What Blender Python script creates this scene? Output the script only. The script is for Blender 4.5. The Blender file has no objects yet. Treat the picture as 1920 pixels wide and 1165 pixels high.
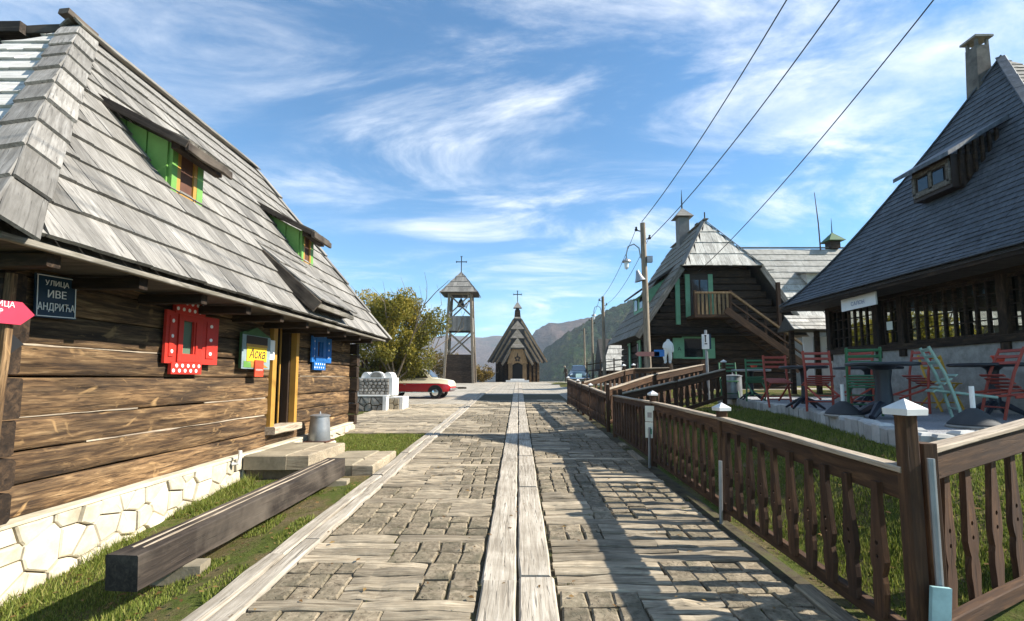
import bpy, bmesh, math, random
import numpy as np
from mathutils import Matrix, Vector, noise as mnoise

S = bpy.context.scene
COL = S.collection
R = math.radians
rng = random.Random(7)

# ------------------------------------------------------------------ camera
cam = bpy.data.cameras.new('camera')
cam.lens = 16.875; cam.sensor_width = 36.0; cam.sensor_fit = 'HORIZONTAL'
cam.shift_x = -0.00625; cam.shift_y = 0.0249
cam.clip_start = 0.05; cam.clip_end = 6000
camo = bpy.data.objects.new('camera', cam); COL.objects.link(camo)
camo.location = (0, 0, 1.6); camo.rotation_euler = (R(95), 0, 0)
S.camera = camo

# ------------------------------------------------------------------ sun, sky, exposure
SUN_DIR = Vector((1.0, -0.06, 0.72)).normalized()          # towards the sun
sun = bpy.data.lights.new('sun', 'SUN'); sun.energy = 5.0; sun.angle = R(0.5); sun.color = (1.0, 0.94, 0.83)
suno = bpy.data.objects.new('sun', sun); COL.objects.link(suno)
suno.rotation_euler = (-SUN_DIR).to_track_quat('-Z', 'Y').to_euler(); suno.location = (20, 0, 30)
world = bpy.data.worlds.new('World'); S.world = world; world.use_nodes = True
wn, wl = world.node_tree.nodes, world.node_tree.links
wn.clear()
def W(t, **k):
    n = wn.new(t)
    for a, b in k.items(): setattr(n, a, b)
    return n
wout = W('ShaderNodeOutputWorld'); wbg = W('ShaderNodeBackground'); wbg.inputs['Strength'].default_value = 0.075
sky = W('ShaderNodeTexSky', sky_type='NISHITA', sun_disc=False)
sky.sun_elevation = math.asin(SUN_DIR.z); sky.sun_rotation = math.atan2(SUN_DIR.x, SUN_DIR.y)
sky.altitude = 900; sky.air_density = 1.0; sky.dust_density = 0.35; sky.ozone_density = 2.2
tc = W('ShaderNodeTexCoord'); sx = W('ShaderNodeSeparateXYZ'); wl.new(tc.outputs['Generated'], sx.inputs[0])
def Wm(op, a, b=None, clamp=False):
    n = W('ShaderNodeMath', operation=op); n.use_clamp = clamp
    for i, q in enumerate((a, b)):
        if q is None: continue
        if isinstance(q, (int, float)): n.inputs[i].default_value = q
        else: wl.new(q, n.inputs[i])
    return n.outputs[0]
zz = Wm('ADD', Wm('MAXIMUM', sx.outputs['Z'], 0.0), 0.16)
cx = W('ShaderNodeCombineXYZ')
wl.new(Wm('DIVIDE', sx.outputs['X'], zz), cx.inputs[0]); wl.new(Wm('DIVIDE', sx.outputs['Y'], zz), cx.inputs[1])
def cloud_layer(off, rot, scl, nscale, detail, lo, hi, dist):
    mp = W('ShaderNodeMapping'); wl.new(cx.outputs[0], mp.inputs[0])
    mp.inputs['Location'].default_value = off; mp.inputs['Rotation'].default_value = (0, 0, R(rot)); mp.inputs['Scale'].default_value = scl
    nz = W('ShaderNodeTexNoise'); wl.new(mp.outputs[0], nz.inputs['Vector'])
    nz.inputs['Scale'].default_value = nscale; nz.inputs['Detail'].default_value = detail; nz.inputs['Roughness'].default_value = 0.64
    nz.inputs['Distortion'].default_value = dist
    mr = W('ShaderNodeMapRange'); mr.interpolation_type = 'SMOOTHSTEP'; wl.new(nz.outputs['Fac'], mr.inputs[0])
    mr.inputs[1].default_value = lo; mr.inputs[2].default_value = hi
    return mr.outputs[0]
CL_A = cloud_layer((1.35, 0.2, 0), 32, (0.8, 1.5, 1), 1.5, 11, 0.42, 0.80, 0.55)   # wisps
CL_B = cloud_layer((4.6, 2.3, 3), 10, (0.6, 1.0, 1), 0.75, 3, 0.36, 0.58, 0.1)      # where they gather
fac = Wm('MULTIPLY', Wm('MULTIPLY', CL_A, CL_B), 1.15, True)
mixc = W('ShaderNodeMixRGB'); wl.new(fac, mixc.inputs[0])
gain = W('ShaderNodeMixRGB', blend_type='MULTIPLY'); gain.inputs[0].default_value = 1.0
wl.new(sky.outputs[0], gain.inputs[1]); gain.inputs[2].default_value = (0.68, 1.14, 1.30, 1)
wl.new(gain.outputs[0], mixc.inputs[1]); mixc.inputs[2].default_value = (8.0, 8.2, 8.5, 1)
wl.new(mixc.outputs[0], wbg.inputs[0]); wl.new(wbg.outputs[0], wout.inputs[0])
S.view_settings.view_transform = 'Standard'; S.view_settings.look = 'None'
S.view_settings.exposure = 1.22; S.view_settings.gamma = 1.0
S.render.engine = 'CYCLES'
S.cycles.max_bounces = 6; S.cycles.diffuse_bounces = 3; S.cycles.glossy_bounces = 3; S.cycles.transparent_max_bounces = 6
S.cycles.use_denoising = True

# ------------------------------------------------------------------ materials
def new_mat(name):
    m = bpy.data.materials.new(name); m.use_nodes = True
    n = m.node_tree.nodes; n.clear()
    o = n.new('ShaderNodeOutputMaterial'); b = n.new('ShaderNodeBsdfPrincipled')
    m.node_tree.links.new(b.outputs[0], o.inputs[0])
    b.inputs['Specular IOR Level'].default_value = 0.3
    return m, n, m.node_tree.links, b
def ramp(n, cols, pos=None):
    r = n.new('ShaderNodeValToRGB'); e = r.color_ramp.elements
    k = len(cols)
    pos = pos or [i / (k - 1) for i in range(k)]
    while len(e) < k: e.new(0.5)
    for i in range(k):
        e[i].position = pos[i]; e[i].color = (*cols[i], 1)
    return r
def vec_coords(n, l, scale, rand=True):
    t = n.new('ShaderNodeTexCoord'); mp = n.new('ShaderNodeMapping'); mp.inputs['Scale'].default_value = scale
    if rand:
        oi = n.new('ShaderNodeObjectInfo'); ad = n.new('ShaderNodeVectorMath'); ad.operation = 'MULTIPLY_ADD'
        cb = n.new('ShaderNodeCombineXYZ')
        for i in range(3): l.new(oi.outputs['Random'], cb.inputs[i])
        l.new(cb.outputs[0], ad.inputs[0]); ad.inputs[1].default_value = (37, 53, 71); l.new(t.outputs['Object'], ad.inputs[2])
        l.new(ad.outputs[0], mp.inputs[0])
        return mp.outputs[0], oi, ad.outputs[0]
    l.new(t.outputs['Object'], mp.inputs[0]); return mp.outputs[0], None, t.outputs['Object']
def noise(n, l, v, scale, detail=5, rough=0.6, dist=0.0):
    z = n.new('ShaderNodeTexNoise'); l.new(v, z.inputs['Vector'])
    z.inputs['Scale'].default_value = scale; z.inputs['Detail'].default_value = detail
    z.inputs['Roughness'].default_value = rough; z.inputs['Distortion'].default_value = dist
    return z.outputs['Fac']
def mix(n, l, fac, a, b, mode='MIX'):
    m = n.new('ShaderNodeMixRGB'); m.blend_type = mode
    for i, q in ((0, fac), (1, a), (2, b)):
        if isinstance(q, (int, float)): m.inputs[i].default_value = q
        elif isinstance(q, tuple): m.inputs[i].default_value = (*q, 1)
        else: l.new(q, m.inputs[i])
    return m.outputs[0]
def maprange(n, l, v, a, b, c, d):
    m = n.new('ShaderNodeMapRange'); l.new(v, m.inputs[0])
    for i, q in enumerate((a, b, c, d)): m.inputs[i + 1].default_value = q
    return m.outputs[0]
def add_bump(n, l, b, h, strength, dist):
    bp = n.new('ShaderNodeBump'); bp.inputs['Strength'].default_value = strength; bp.inputs['Distance'].default_value = dist
    l.new(h, bp.inputs['Height']); l.new(bp.outputs[0], b.inputs['Normal'])
def wood(name, cols, grain=(1.2, 16, 16), blotch=None, blotch_scale=2.2, blotch_amt=0.6, var=0.25, rough=0.85, bump=0.5, dist=0.01, knots=None, pos=None, cracks=0.5, bstretch=None):
    m, n, l, b = new_mat(name)
    v, oi, raw = vec_coords(n, l, grain)
    f = noise(n, l, v, 2.0, 7, 0.65, 0.6)
    c = ramp(n, cols, pos or [0.28 + 0.44 * i / (len(cols) - 1) for i in range(len(cols))]); l.new(f, c.inputs[0])
    col = c.outputs[0]
    cr = noise(n, l, v, 3.3, 3, 0.5, 0.9)
    crm = maprange(n, l, cr, 0.30, 0.40, 1 - cracks, 1.0)
    col = mix(n, l, 1.0, col, crm, 'MULTIPLY')
    if blotch:
        bv = raw
        if bstretch:
            mb_ = n.new('ShaderNodeMapping'); l.new(raw, mb_.inputs[0]); mb_.inputs['Scale'].default_value = bstretch; bv = mb_.outputs[0]
        bl = noise(n, l, bv, blotch_scale, 5, 0.65, 0.5)
        bm = maprange(n, l, bl, 0.42, 0.66, 0.0, blotch_amt)
        col = mix(n, l, bm, col, blotch)
    if knots:
        kv, _, _ = raw, None, None
        vo = n.new('ShaderNodeTexNoise'); mp2 = n.new('ShaderNodeMapping'); l.new(raw, mp2.inputs[0]); mp2.inputs['Scale'].default_value = (1.3, 2.4, 2.4)
        l.new(mp2.outputs[0], vo.inputs['Vector']); vo.inputs['Scale'].default_value = 1.7; vo.inputs['Detail'].default_value = 3; vo.inputs['Distortion'].default_value = 2.2
        km = maprange(n, l, vo.outputs['Fac'], 0.63, 0.75, 0.0, 0.8)
        col = mix(n, l, km, col, knots)
    hs = n.new('ShaderNodeHueSaturation'); l.new(col, hs.inputs['Color'])
    l.new(maprange(n, l, oi.outputs['Random'], 0, 1, 1 - var, 1 + var), hs.inputs['Value'])
    l.new(hs.outputs[0], b.inputs['Base Color']); b.inputs['Roughness'].default_value = rough
    hh = mix(n, l, 0.5, f, crm)
    add_bump(n, l, b, hh, bump, dist)
    return m
def paint(name, col, rough=0.5, dirt=0.25, scale=6.0, metal=0.0, bump=0.1, spec=0.4, dirt_col=None, var=0.0):
    m, n, l, b = new_mat(name)
    v, oi, raw = vec_coords(n, l, (1, 1, 1))
    f = noise(n, l, v, scale, 6, 0.65)
    mm = maprange(n, l, f, 0.35, 0.75, 0.0, dirt * 2)
    c = mix(n, l, mm, col, dirt_col or tuple(x * 0.45 for x in col))
    if var:
        hs = n.new('ShaderNodeHueSaturation'); l.new(c, hs.inputs['Color']); l.new(maprange(n, l, oi.outputs['Random'], 0, 1, 1 - var, 1 + var), hs.inputs['Value']); c = hs.outputs[0]
    l.new(c, b.inputs['Base Color']); b.inputs['Roughness'].default_value = rough; b.inputs['Metallic'].default_value = metal
    b.inputs['Specular IOR Level'].default_value = spec
    if bump: add_bump(n, l, b, f, bump, 0.01)
    return m
M = {}
M['roofwood'] = wood('silver_roof_boards', [(0.105, 0.097, 0.085), (0.215, 0.20, 0.18), (0.33, 0.315, 0.29)], grain=(0.9, 15, 15), blotch=(0.13, 0.12, 0.105), blotch_scale=1.1, blotch_amt=0.65, var=0.3, bump=0.7, cracks=0.6)
M['roofwood_pale'] = wood('pale_roof_boards', [(0.24, 0.22, 0.185), (0.45, 0.43, 0.385), (0.62, 0.60, 0.55)], grain=(0.9, 15, 15), blotch=(0.17, 0.155, 0.135), blotch_amt=0.5, var=0.22, bump=0.6)
M['roofwood_palest'] = wood('palest_roof_boards', [(0.28, 0.265, 0.235), (0.50, 0.48, 0.445), (0.68, 0.66, 0.62)], grain=(0.9, 15, 15), blotch=(0.42, 0.39, 0.34), blotch_amt=0.4, var=0.15, bump=0.5)
M['roofdark'] = wood('dark_roof_boards', [(0.030, 0.028, 0.026), (0.06, 0.055, 0.05), (0.11, 0.10, 0.09)], grain=(1.2, 14, 14), var=0.3)
M['ridge'] = wood('weathered_ridge_and_shaded_boards', [(0.05, 0.045, 0.04), (0.16, 0.145, 0.125), (0.33, 0.30, 0.265)], grain=(1.0, 12, 12), blotch=(0.09, 0.08, 0.05), blotch_amt=0.7)
M['log'] = wood('hewn_brown_logs', [(0.018, 0.010, 0.005), (0.075, 0.042, 0.020), (0.19, 0.112, 0.052), (0.42, 0.275, 0.14)], grain=(1.1, 15, 15), blotch=(0.020, 0.013, 0.009), blotch_scale=1.5, blotch_amt=0.85, knots=(0.38, 0.235, 0.105), var=0.3, bstretch=(0.45, 3.0, 3.0), bump=0.9, dist=0.02, pos=[0.26, 0.42, 0.55, 0.74])
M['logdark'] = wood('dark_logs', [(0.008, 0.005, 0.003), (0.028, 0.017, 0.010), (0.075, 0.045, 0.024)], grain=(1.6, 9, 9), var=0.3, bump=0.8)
M['beam'] = wood('dark_bench_timber', [(0.014, 0.010, 0.008), (0.036, 0.027, 0.021), (0.09, 0.068, 0.052)], grain=(0.9, 14, 14), blotch=(0.19, 0.155, 0.12), blotch_scale=1.2, blotch_amt=0.55, bump=0.6)
M['fence'] = wood('brown_fence_wood', [(0.018, 0.008, 0.004), (0.062, 0.029, 0.013), (0.14, 0.070, 0.031)], grain=(14, 14, 1.2), blotch=(0.05, 0.026, 0.016), blotch_amt=0.7, var=0.25, bump=0.5)
M['fencex'] = wood('brown_fence_rails', [(0.018, 0.008, 0.004), (0.064, 0.031, 0.014), (0.145, 0.075, 0.034)], grain=(1.2, 14, 14), blotch=(0.05, 0.028, 0.018), blotch_amt=0.7, var=0.2, bump=0.5)
M['railtop'] = wood('pale_sunlit_rail_tops', [(0.16, 0.12, 0.085), (0.36, 0.29, 0.215), (0.52, 0.44, 0.34)], grain=(1.2, 16, 16), var=0.15)
M['pave'] = wood('bleached_paving_logs', [(0.12, 0.09, 0.055), (0.31, 0.252, 0.175), (0.49, 0.415, 0.305)], grain=(1.3, 22, 22), blotch=(0.13, 0.11, 0.08), blotch_scale=3.2, blotch_amt=0.65, var=0.36, bump=0.8, dist=0.012, cracks=0.5)
M['block'] = wood('end_grain_paving_blocks', [(0.10, 0.075, 0.047), (0.225, 0.18, 0.122), (0.35, 0.288, 0.202)], grain=(10, 10, 10), blotch=(0.085, 0.078, 0.048), blotch_scale=4.5, blotch_amt=0.7, var=0.25, bump=0.9, dist=0.015, cracks=0.55)
M['plankc'] = wood('bleached_centre_planks', [(0.19, 0.155, 0.115), (0.39, 0.34, 0.272), (0.55, 0.495, 0.415)], grain=(0.9, 17, 17), blotch=(0.20, 0.17, 0.13), blotch_scale=2.4, blotch_amt=0.5, var=0.14, bump=0.9, dist=0.012, cracks=0.55)
M['stone'] = paint('cream_limestone', (0.60, 0.54, 0.42), 0.9, 0.4, 4.0, bump=1.0, spec=0.15, dirt_col=(0.30, 0.245, 0.155), var=0.16)
M['stonegrey'] = paint('grey_stone', (0.30, 0.28, 0.25), 0.9, 0.45, 7.0, bump=0.8, spec=0.15, var=0.3)
M['stonewhite'] = paint('whitewashed_stone', (0.72, 0.71, 0.68), 0.85, 0.18, 5.0, bump=0.4, spec=0.2)
M['slab'] = paint('weathered_stone_slab', (0.33, 0.28, 0.20), 0.9, 0.45, 4.0, bump=1.0, spec=0.15)
M['mortar'] = paint('lime_mortar', (0.16, 0.13, 0.09), 0.95, 0.4, 9.0, bump=0.6, spec=0.1)
M['soil'] = paint('soil', (0.115, 0.085, 0.05), 1.0, 0.5, 3.0, bump=0.8, spec=0.05)
M['red'] = paint('red_gloss_paint', (0.52, 0.030, 0.018), 0.5, 0.3, 9.0, dirt_col=(0.30, 0.03, 0.02))
M['blue'] = paint('blue_gloss_paint', (0.018, 0.15, 0.46), 0.5, 0.3, 9.0)
M['white'] = paint('white_paint', (0.80, 0.79, 0.76), 0.5, 0.08, 6.0)
M['green'] = paint('green_paint', (0.15, 0.33, 0.07), 0.55, 0.2, 5.0)
M['mint'] = paint('pale_green_paint', (0.16, 0.36, 0.21), 0.6, 0.25, 5.0)
M['ochre'] = paint('ochre_varnished_wood', (0.44, 0.235, 0.045), 0.5, 0.25, 5.0)
M['yellow'] = paint('yellow_sign_paint', (0.80, 0.50, 0.03), 0.5, 0.1, 5.0)
M['navy'] = paint('navy_enamel', (0.010, 0.034, 0.065), 0.35, 0.3, 6.0)
M['pink'] = paint('crimson_sign_paint', (0.52, 0.035, 0.075), 0.5, 0.2, 6.0)
M['orange'] = paint('orange_sign_paint', (0.72, 0.07, 0.03), 0.5, 0.12, 6.0)
M['zinc'] = paint('galvanised_zinc', (0.33, 0.345, 0.36), 0.42, 0.25, 7.0, metal=0.55)
M['capmetal'] = paint('white_cap_sheet_metal', (0.66, 0.66, 0.64), 0.45, 0.2, 9.0)
M['black'] = paint('black_iron', (0.012, 0.012, 0.013), 0.5, 0.2)
M['blackcone'] = paint('dark_cast_concrete', (0.045, 0.047, 0.05), 0.75, 0.3)
M['rust'] = paint('rusty_iron', (0.12, 0.05, 0.03), 0.8, 0.4)
M['chairred'] = paint('red_brown_chair_paint', (0.34, 0.055, 0.032), 0.55, 0.25)
M['chairgreen'] = paint('green_chair_paint', (0.05, 0.17, 0.075), 0.55, 0.25)
M['chairpale'] = paint('pale_green_chair_paint', (0.30, 0.44, 0.36), 0.55, 0.2)
M['chairyellow'] = paint('yellow_chair_paint', (0.60, 0.34, 0.04), 0.55, 0.2)
M['pole'] = wood('utility_pole_wood', [(0.07, 0.052, 0.036), (0.20, 0.16, 0.115), (0.36, 0.30, 0.225)], grain=(12, 12, 0.8), var=0.2)
M['grey_plaster'] = paint('grey_plaster', (0.20, 0.19, 0.18), 0.9, 0.3, 4.0)
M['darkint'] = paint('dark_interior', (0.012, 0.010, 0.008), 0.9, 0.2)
M['darkbrown'] = paint('dark_brown_joinery', (0.035, 0.020, 0.012), 0.6, 0.3)
M['tablet'] = paint('dark_table_paint', (0.02, 0.024, 0.035), 0.4, 0.2)
M['carred'] = paint('red_car_paint', (0.42, 0.012, 0.018), 0.22, 0.06, 3.0, bump=0, spec=0.6)
M['carcream'] = paint('cream_car_paint', (0.70, 0.62, 0.44), 0.25, 0.06, 3.0, bump=0, spec=0.6)
M['carblue'] = paint('dark_blue_car_paint', (0.03, 0.055, 0.075), 0.2, 0.06, 3.0, bump=0, spec=0.7)
M['chrome'] = paint('chrome', (0.75, 0.76, 0.78), 0.15, 0.05, 5.0, metal=1.0, bump=0)
M['rubber'] = paint('rubber', (0.02, 0.02, 0.02), 0.85, 0.2)
M['paper'] = paint('white_paper_notice', (0.72, 0.75, 0.66), 0.7, 0.1)
M['ink'] = paint('dark_ink', (0.02, 0.02, 0.025), 0.7, 0.05, bump=0)
M['lampglass'] = paint('lamp_glass', (0.75, 0.78, 0.78), 0.15, 0.05)
def glass_mat(name, col, rough=0.06, spec=0.8):
    m, n, l, b = new_mat(name)
    b.inputs['Base Color'].default_value = (*col, 1); b.inputs['Roughness'].default_value = rough; b.inputs['Specular IOR Level'].default_value = spec
    v, oi, raw = vec_coords(n, l, (1, 1, 1))
    f = noise(n, l, v, 2.5, 2, 0.5); add_bump(n, l, b, f, 0.08, 0.02)
    return m
M['glass'] = glass_mat('dark_window_glass', (0.012, 0.014, 0.016))
def clear_glass(name, tint):
    m, n, l, b = new_mat(name); b.inputs['Base Color'].default_value = (0.01, 0.01, 0.01, 1); b.inputs['Roughness'].default_value = 0.04; b.inputs['Specular IOR Level'].default_value = 0.6
    t = n.new('ShaderNodeBsdfTransparent'); t.inputs[0].default_value = (*tint, 1); ms = n.new('ShaderNodeMixShader'); ms.inputs[0].default_value = 0.25
    o = [q for q in n if q.type == 'OUTPUT_MATERIAL'][0]; l.new(t.outputs[0], ms.inputs[1]); l.new(b.outputs[0], ms.inputs[2]); l.new(ms.outputs[0], o.inputs[0]); return m
M['clear'] = clear_glass('clear_window_glass', (0.86, 0.88, 0.84))
M['glass_green_reflect'] = glass_mat('green_reflection_glass', (0.10, 0.16, 0.11), 0.2)  # base colour carries the pane's green reflection
def leafmat(name, cols, sat=1.0):
    m, n, l, b = new_mat(name)
    a = n.new('ShaderNodeAttribute'); a.attribute_name = 'rnd'
    c = ramp(n, cols); l.new(a.outputs['Fac'], c.inputs[0]); l.new(c.outputs[0], b.inputs['Base Color'])
    b.inputs['Roughness'].default_value = 0.6
    t = n.new('ShaderNodeBsdfTranslucent'); l.new(c.outputs[0], t.inputs[0])
    ms = n.new('ShaderNodeMixShader'); ms.inputs[0].default_value = 0.35
    o = [q for q in n if q.type == 'OUTPUT_MATERIAL'][0]
    l.new(b.outputs[0], ms.inputs[1]); l.new(t.outputs[0], ms.inputs[2]); l.new(ms.outputs[0], o.inputs[0])
    return m
M['grass'] = leafmat('grass_blades', [(0.075, 0.105, 0.016), (0.135, 0.175, 0.026), (0.21, 0.245, 0.042), (0.30, 0.275, 0.085)])
M['leaf'] = leafmat('autumn_leaves', [(0.036, 0.044, 0.008), (0.12, 0.118, 0.016), (0.25, 0.215, 0.026), (0.37, 0.27, 0.042)])
M['leafbush'] = leafmat('yellow_bush_leaves', [(0.07, 0.05, 0.012), (0.17, 0.115, 0.018), (0.28, 0.18, 0.03)])
M['leafgarden'] = leafmat('garden_leaves', [(0.10, 0.12, 0.02), (0.26, 0.24, 0.03), (0.42, 0.34, 0.05)])
M['litter'] = leafmat('fallen_leaf', [(0.10, 0.05, 0.018), (0.22, 0.12, 0.04), (0.32, 0.21, 0.08)])
M['moss'] = leafmat('joint_grass', [(0.06, 0.085, 0.015), (0.12, 0.14, 0.03), (0.20, 0.18, 0.06)])

# ------------------------------------------------------------------ mesh helpers
class MB:
    def __init__(s): s.v = []; s.f = []
    def add(s, vs, fs, T=None):
        o = len(s.v)
        s.v += [tuple(T @ Vector(p)) for p in vs] if T is not None else [tuple(p) for p in vs]
        s.f += [tuple(i + o for i in q) for q in fs]; return s
    def box(s, c, d, T=None):
        x, y, z = c; a, b, e = d[0] / 2, d[1] / 2, d[2] / 2
        vs = [(x + i * a, y + j * b, z + k * e) for k in (-1, 1) for i, j in ((-1, -1), (1, -1), (1, 1), (-1, 1))]
        return s.add(vs, [(3, 2, 1, 0), (4, 5, 6, 7), (0, 1, 5, 4), (1, 2, 6, 5), (2, 3, 7, 6), (3, 0, 4, 7)], T)
    def prism(s, poly, d0, d1, axis='Y', T=None):
        n = len(poly)
        def p3(p, d): return {'Y': (p[0], d, p[1]), 'X': (d, p[0], p[1]), 'Z': (p[0], p[1], d)}[axis]
        vs = [p3(p, d0) for p in poly] + [p3(p, d1) for p in poly]
        fs = [tuple(range(n)), tuple(range(2 * n - 1, n - 1, -1))] + [(i, i + n, (i + 1) % n + n, (i + 1) % n) for i in range(n)]
        return s.add(vs, fs, T)
    def tube(s, pts, r, n=8, cap=True, T=None):
        pts = [Vector(p) for p in pts]; k = len(pts)
        rs = r if isinstance(r, (list, tuple)) else [r] * k
        vs = []; fs = []; up = Vector((0.31, 0.17, 0.93))
        for i, p in enumerate(pts):
            d = (pts[min(i + 1, k - 1)] - pts[max(i - 1, 0)]).normalized()
            a = d.cross(up); a = a.normalized() if a.length > 1e-3 else d.cross(Vector((1, 0, 0))).normalized()
            b = d.cross(a)
            up = a.cross(d) if a.length > 1e-3 else up
            for j in range(n):
                t = 2 * math.pi * j / n; vs.append(p + rs[i] * (math.cos(t) * a + math.sin(t) * b))
        for i in range(k - 1):
            for j in range(n):
                fs.append((i * n + j, i * n + (j + 1) % n, (i + 1) * n + (j + 1) % n, (i + 1) * n + j))
        if cap: fs += [tuple(range(n - 1, -1, -1)), tuple(range((k - 1) * n, k * n))]
        return s.add(vs, fs, T)
    def lathe(s, prof, n=20, c=(0, 0, 0), T=None):
        vs = []; fs = []; k = len(prof)
        for r, z in prof:
            for j in range(n):
                t = 2 * math.pi * j / n; vs.append((c[0] + r * math.cos(t), c[1] + r * math.sin(t), c[2] + z))
        for i in range(k - 1):
            for j in range(n): fs.append((i * n + j, i * n + (j + 1) % n, (i + 1) * n + (j + 1) % n, (i + 1) * n + j))
        fs += [tuple(range(n - 1, -1, -1)), tuple(range((k - 1) * n, k * n))]
        return s.add(vs, fs, T)
    def hewn(s, L, Wd, H, seg=3, jit=0.006, bev=0.012, r=None, T=None):
        """a worked timber along X, centred, top at +H/2"""
        r = r or rng; vs = []; fs = []
        for i in range(seg + 1):
            x = -L / 2 + L * i / seg
            w, h = Wd / 2 + r.uniform(-jit, jit), H / 2 + r.uniform(-jit, jit)
            oy, oz = r.uniform(-jit, jit) * 0.6, r.uniform(-jit, jit) * 0.6
            e = r.uniform(-jit, jit) * 1.5 if i in (0, seg) else 0
            b = bev * r.uniform(0.7, 1.5)
            for y, z in ((-w + b, -h), (w - b, -h), (w, -h + b), (w, h - b), (w - b, h), (-w + b, h), (-w, h - b), (-w, -h + b)):
                vs.append((x + e, y + oy, z + oz))
        for i in range(seg):
            for j in range(8): fs.append((i * 8 + j, (i + 1) * 8 + j, (i + 1) * 8 + (j + 1) % 8, i * 8 + (j + 1) % 8))
        fs += [tuple(range(8)), tuple(range(seg * 8 + 7, seg * 8 - 1, -1))]
        return s.add(vs, fs, T)
    def block(s, a, b, H, jit=0.012, bev=0.022, r=None, T=None):
        """a paving block a x b with a worn, rounded top at z=0"""
        r = r or rng
        q = [(-a / 2, -b / 2), (a / 2, -b / 2), (a / 2, b / 2), (-a / 2, b / 2)]
        q = [(x + r.uniform(-jit, jit), y + r.uniform(-jit, jit)) for x, y in q]
        tl = [r.uniform(-0.006, 0.006) for _ in q]
        vs = [(x, y, -H) for x, y in q] + [(x, y, -bev * 0.8 + t) for (x, y), t in zip(q, tl)]
        k1 = max(0.2, 1 - 2 * bev / a); k2 = max(0.2, 1 - 2 * bev / b)
        vs += [(x * k1, y * k2, t) for (x, y), t in zip(q, tl)]
        fs = [(i, (i + 1) % 4, (i + 1) % 4 + 4, i + 4) for i in range(4)] + [(i + 4, (i + 1) % 4 + 4, (i + 1) % 4 + 8, i + 8) for i in range(4)] + [(8, 9, 10, 11)]
        return s.add(vs, fs, T)
    def mesh(s, name):
        me = bpy.data.meshes.new(name); me.from_pydata(s.v, [], s.f); me.update(); return me

WM = {}                    # world matrices of what has been placed
I4 = Matrix.Identity(4)
def place(o, parent=None, T=None):
    T = T.copy() if T is not None else I4.copy()
    COL.objects.link(o)
    if parent is not None:
        o.parent = parent; o.matrix_parent_inverse = WM[parent.name].inverted()
    o.matrix_basis = T; WM[o.name] = T
    return o
def tag(o, label=None, cat=None, group=None, kind=None):
    if label: o['label'] = label
    if cat: o['category'] = cat
    if group: o['group'] = group
    if kind: o['kind'] = kind
    return o
def thing(name, label, cat, loc=(0, 0, 0), group=None):
    o = bpy.data.objects.new(name, None); o.empty_display_size = 0.1
    place(o, None, Matrix.Translation(loc)); return tag(o, label, cat, group)
def obj(name, mb, mat, parent=None, T=None, smooth=False):
    me = mb.mesh(name) if isinstance(mb, MB) else mb
    if not me.materials: me.materials.append(M[mat] if isinstance(mat, str) else mat)
    if smooth:
        me.polygons.foreach_set('use_smooth', [True] * len(me.polygons))
    o = bpy.data.objects.new(name, me)
    return place(o, parent, T)
def auto_smooth(o, ang=40):
    me = o.data; me.polygons.foreach_set('use_smooth', [True] * len(me.polygons))
    try: me.set_sharp_from_angle(angle=R(ang))
    except Exception: pass
    return o
def frame(o, x, zh=(0, 0, 1)):
    """matrix with local X along x, local Z near zh, at o"""
    x = Vector(x).normalized(); z = Vector(zh); y = z.cross(x)
    if y.length < 1e-4: y = Vector((0, 1, 0)).cross(x)
    y.normalize(); z = x.cross(y)
    return Matrix(((x.x, y.x, z.x, o[0]), (x.y, y.y, z.y, o[1]), (x.z, y.z, z.z, o[2]), (0, 0, 0, 1)))
def bar(name, a, b, w, h, mat, parent=None, zh=(0, 0, 1), seg=2, jit=0.003, bev=0.006):
    a, b = Vector(a), Vector(b)
    return obj(name, MB().hewn((b - a).length, w, h, seg, jit, bev), mat, parent, frame((a + b) / 2, b - a, zh))
def text(name, body, T, size, mat, parent, align='CENTER', sx=1.0, shear=0.0, ext=0.0015, weight=0.0):
    cu = bpy.data.curves.new(name, 'FONT'); cu.body = body; cu.size = size; cu.align_x = align; cu.align_y = 'CENTER'
    cu.extrude = ext; cu.shear = shear; cu.offset = weight; cu.resolution_u = 3
    tmp = bpy.data.objects.new('tmp', cu); COL.objects.link(tmp)
    bpy.context.view_layer.update()
    me = bpy.data.meshes.new_from_object(tmp.evaluated_get(bpy.context.evaluated_depsgraph_get()))
    bpy.data.objects.remove(tmp); bpy.data.curves.remove(cu); me.name = name
    me.materials.clear(); me.materials.append(M[mat])
    o = bpy.data.objects.new(name, me); place(o, parent, T @ Matrix.Diagonal((sx, 1, 1, 1))); return o
def TX(o, right, up):
    """text frame: local X = reading direction, local Y = up"""
    x = Vector(right).normalized(); y = Vector(up).normalized(); z = x.cross(y)
    return Matrix(((x.x, y.x, z.x, o[0]), (x.y, y.y, z.y, o[1]), (x.z, y.z, z.z, o[2]), (0, 0, 0, 1)))
def disc(mb, c, r, nrm, n=12, squash=1.0, th=0.004):
    nrm = Vector(nrm).normalized(); a = nrm.orthogonal().normalized(); b = nrm.cross(a)
    if abs(a.z) > abs(b.z): a, b = b, a
    vs = []
    for d in (0, th):
        for j in range(n):
            t = 2 * math.pi * j / n
            vs.append(Vector(c) + nrm * d + a * (r * squash * math.cos(t)) + b * (r * math.sin(t)))
    mb.add(vs, [tuple(range(n, 2 * n))] + [(i, (i + 1) % n, (i + 1) % n + n, i + n) for i in range(n)])
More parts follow.
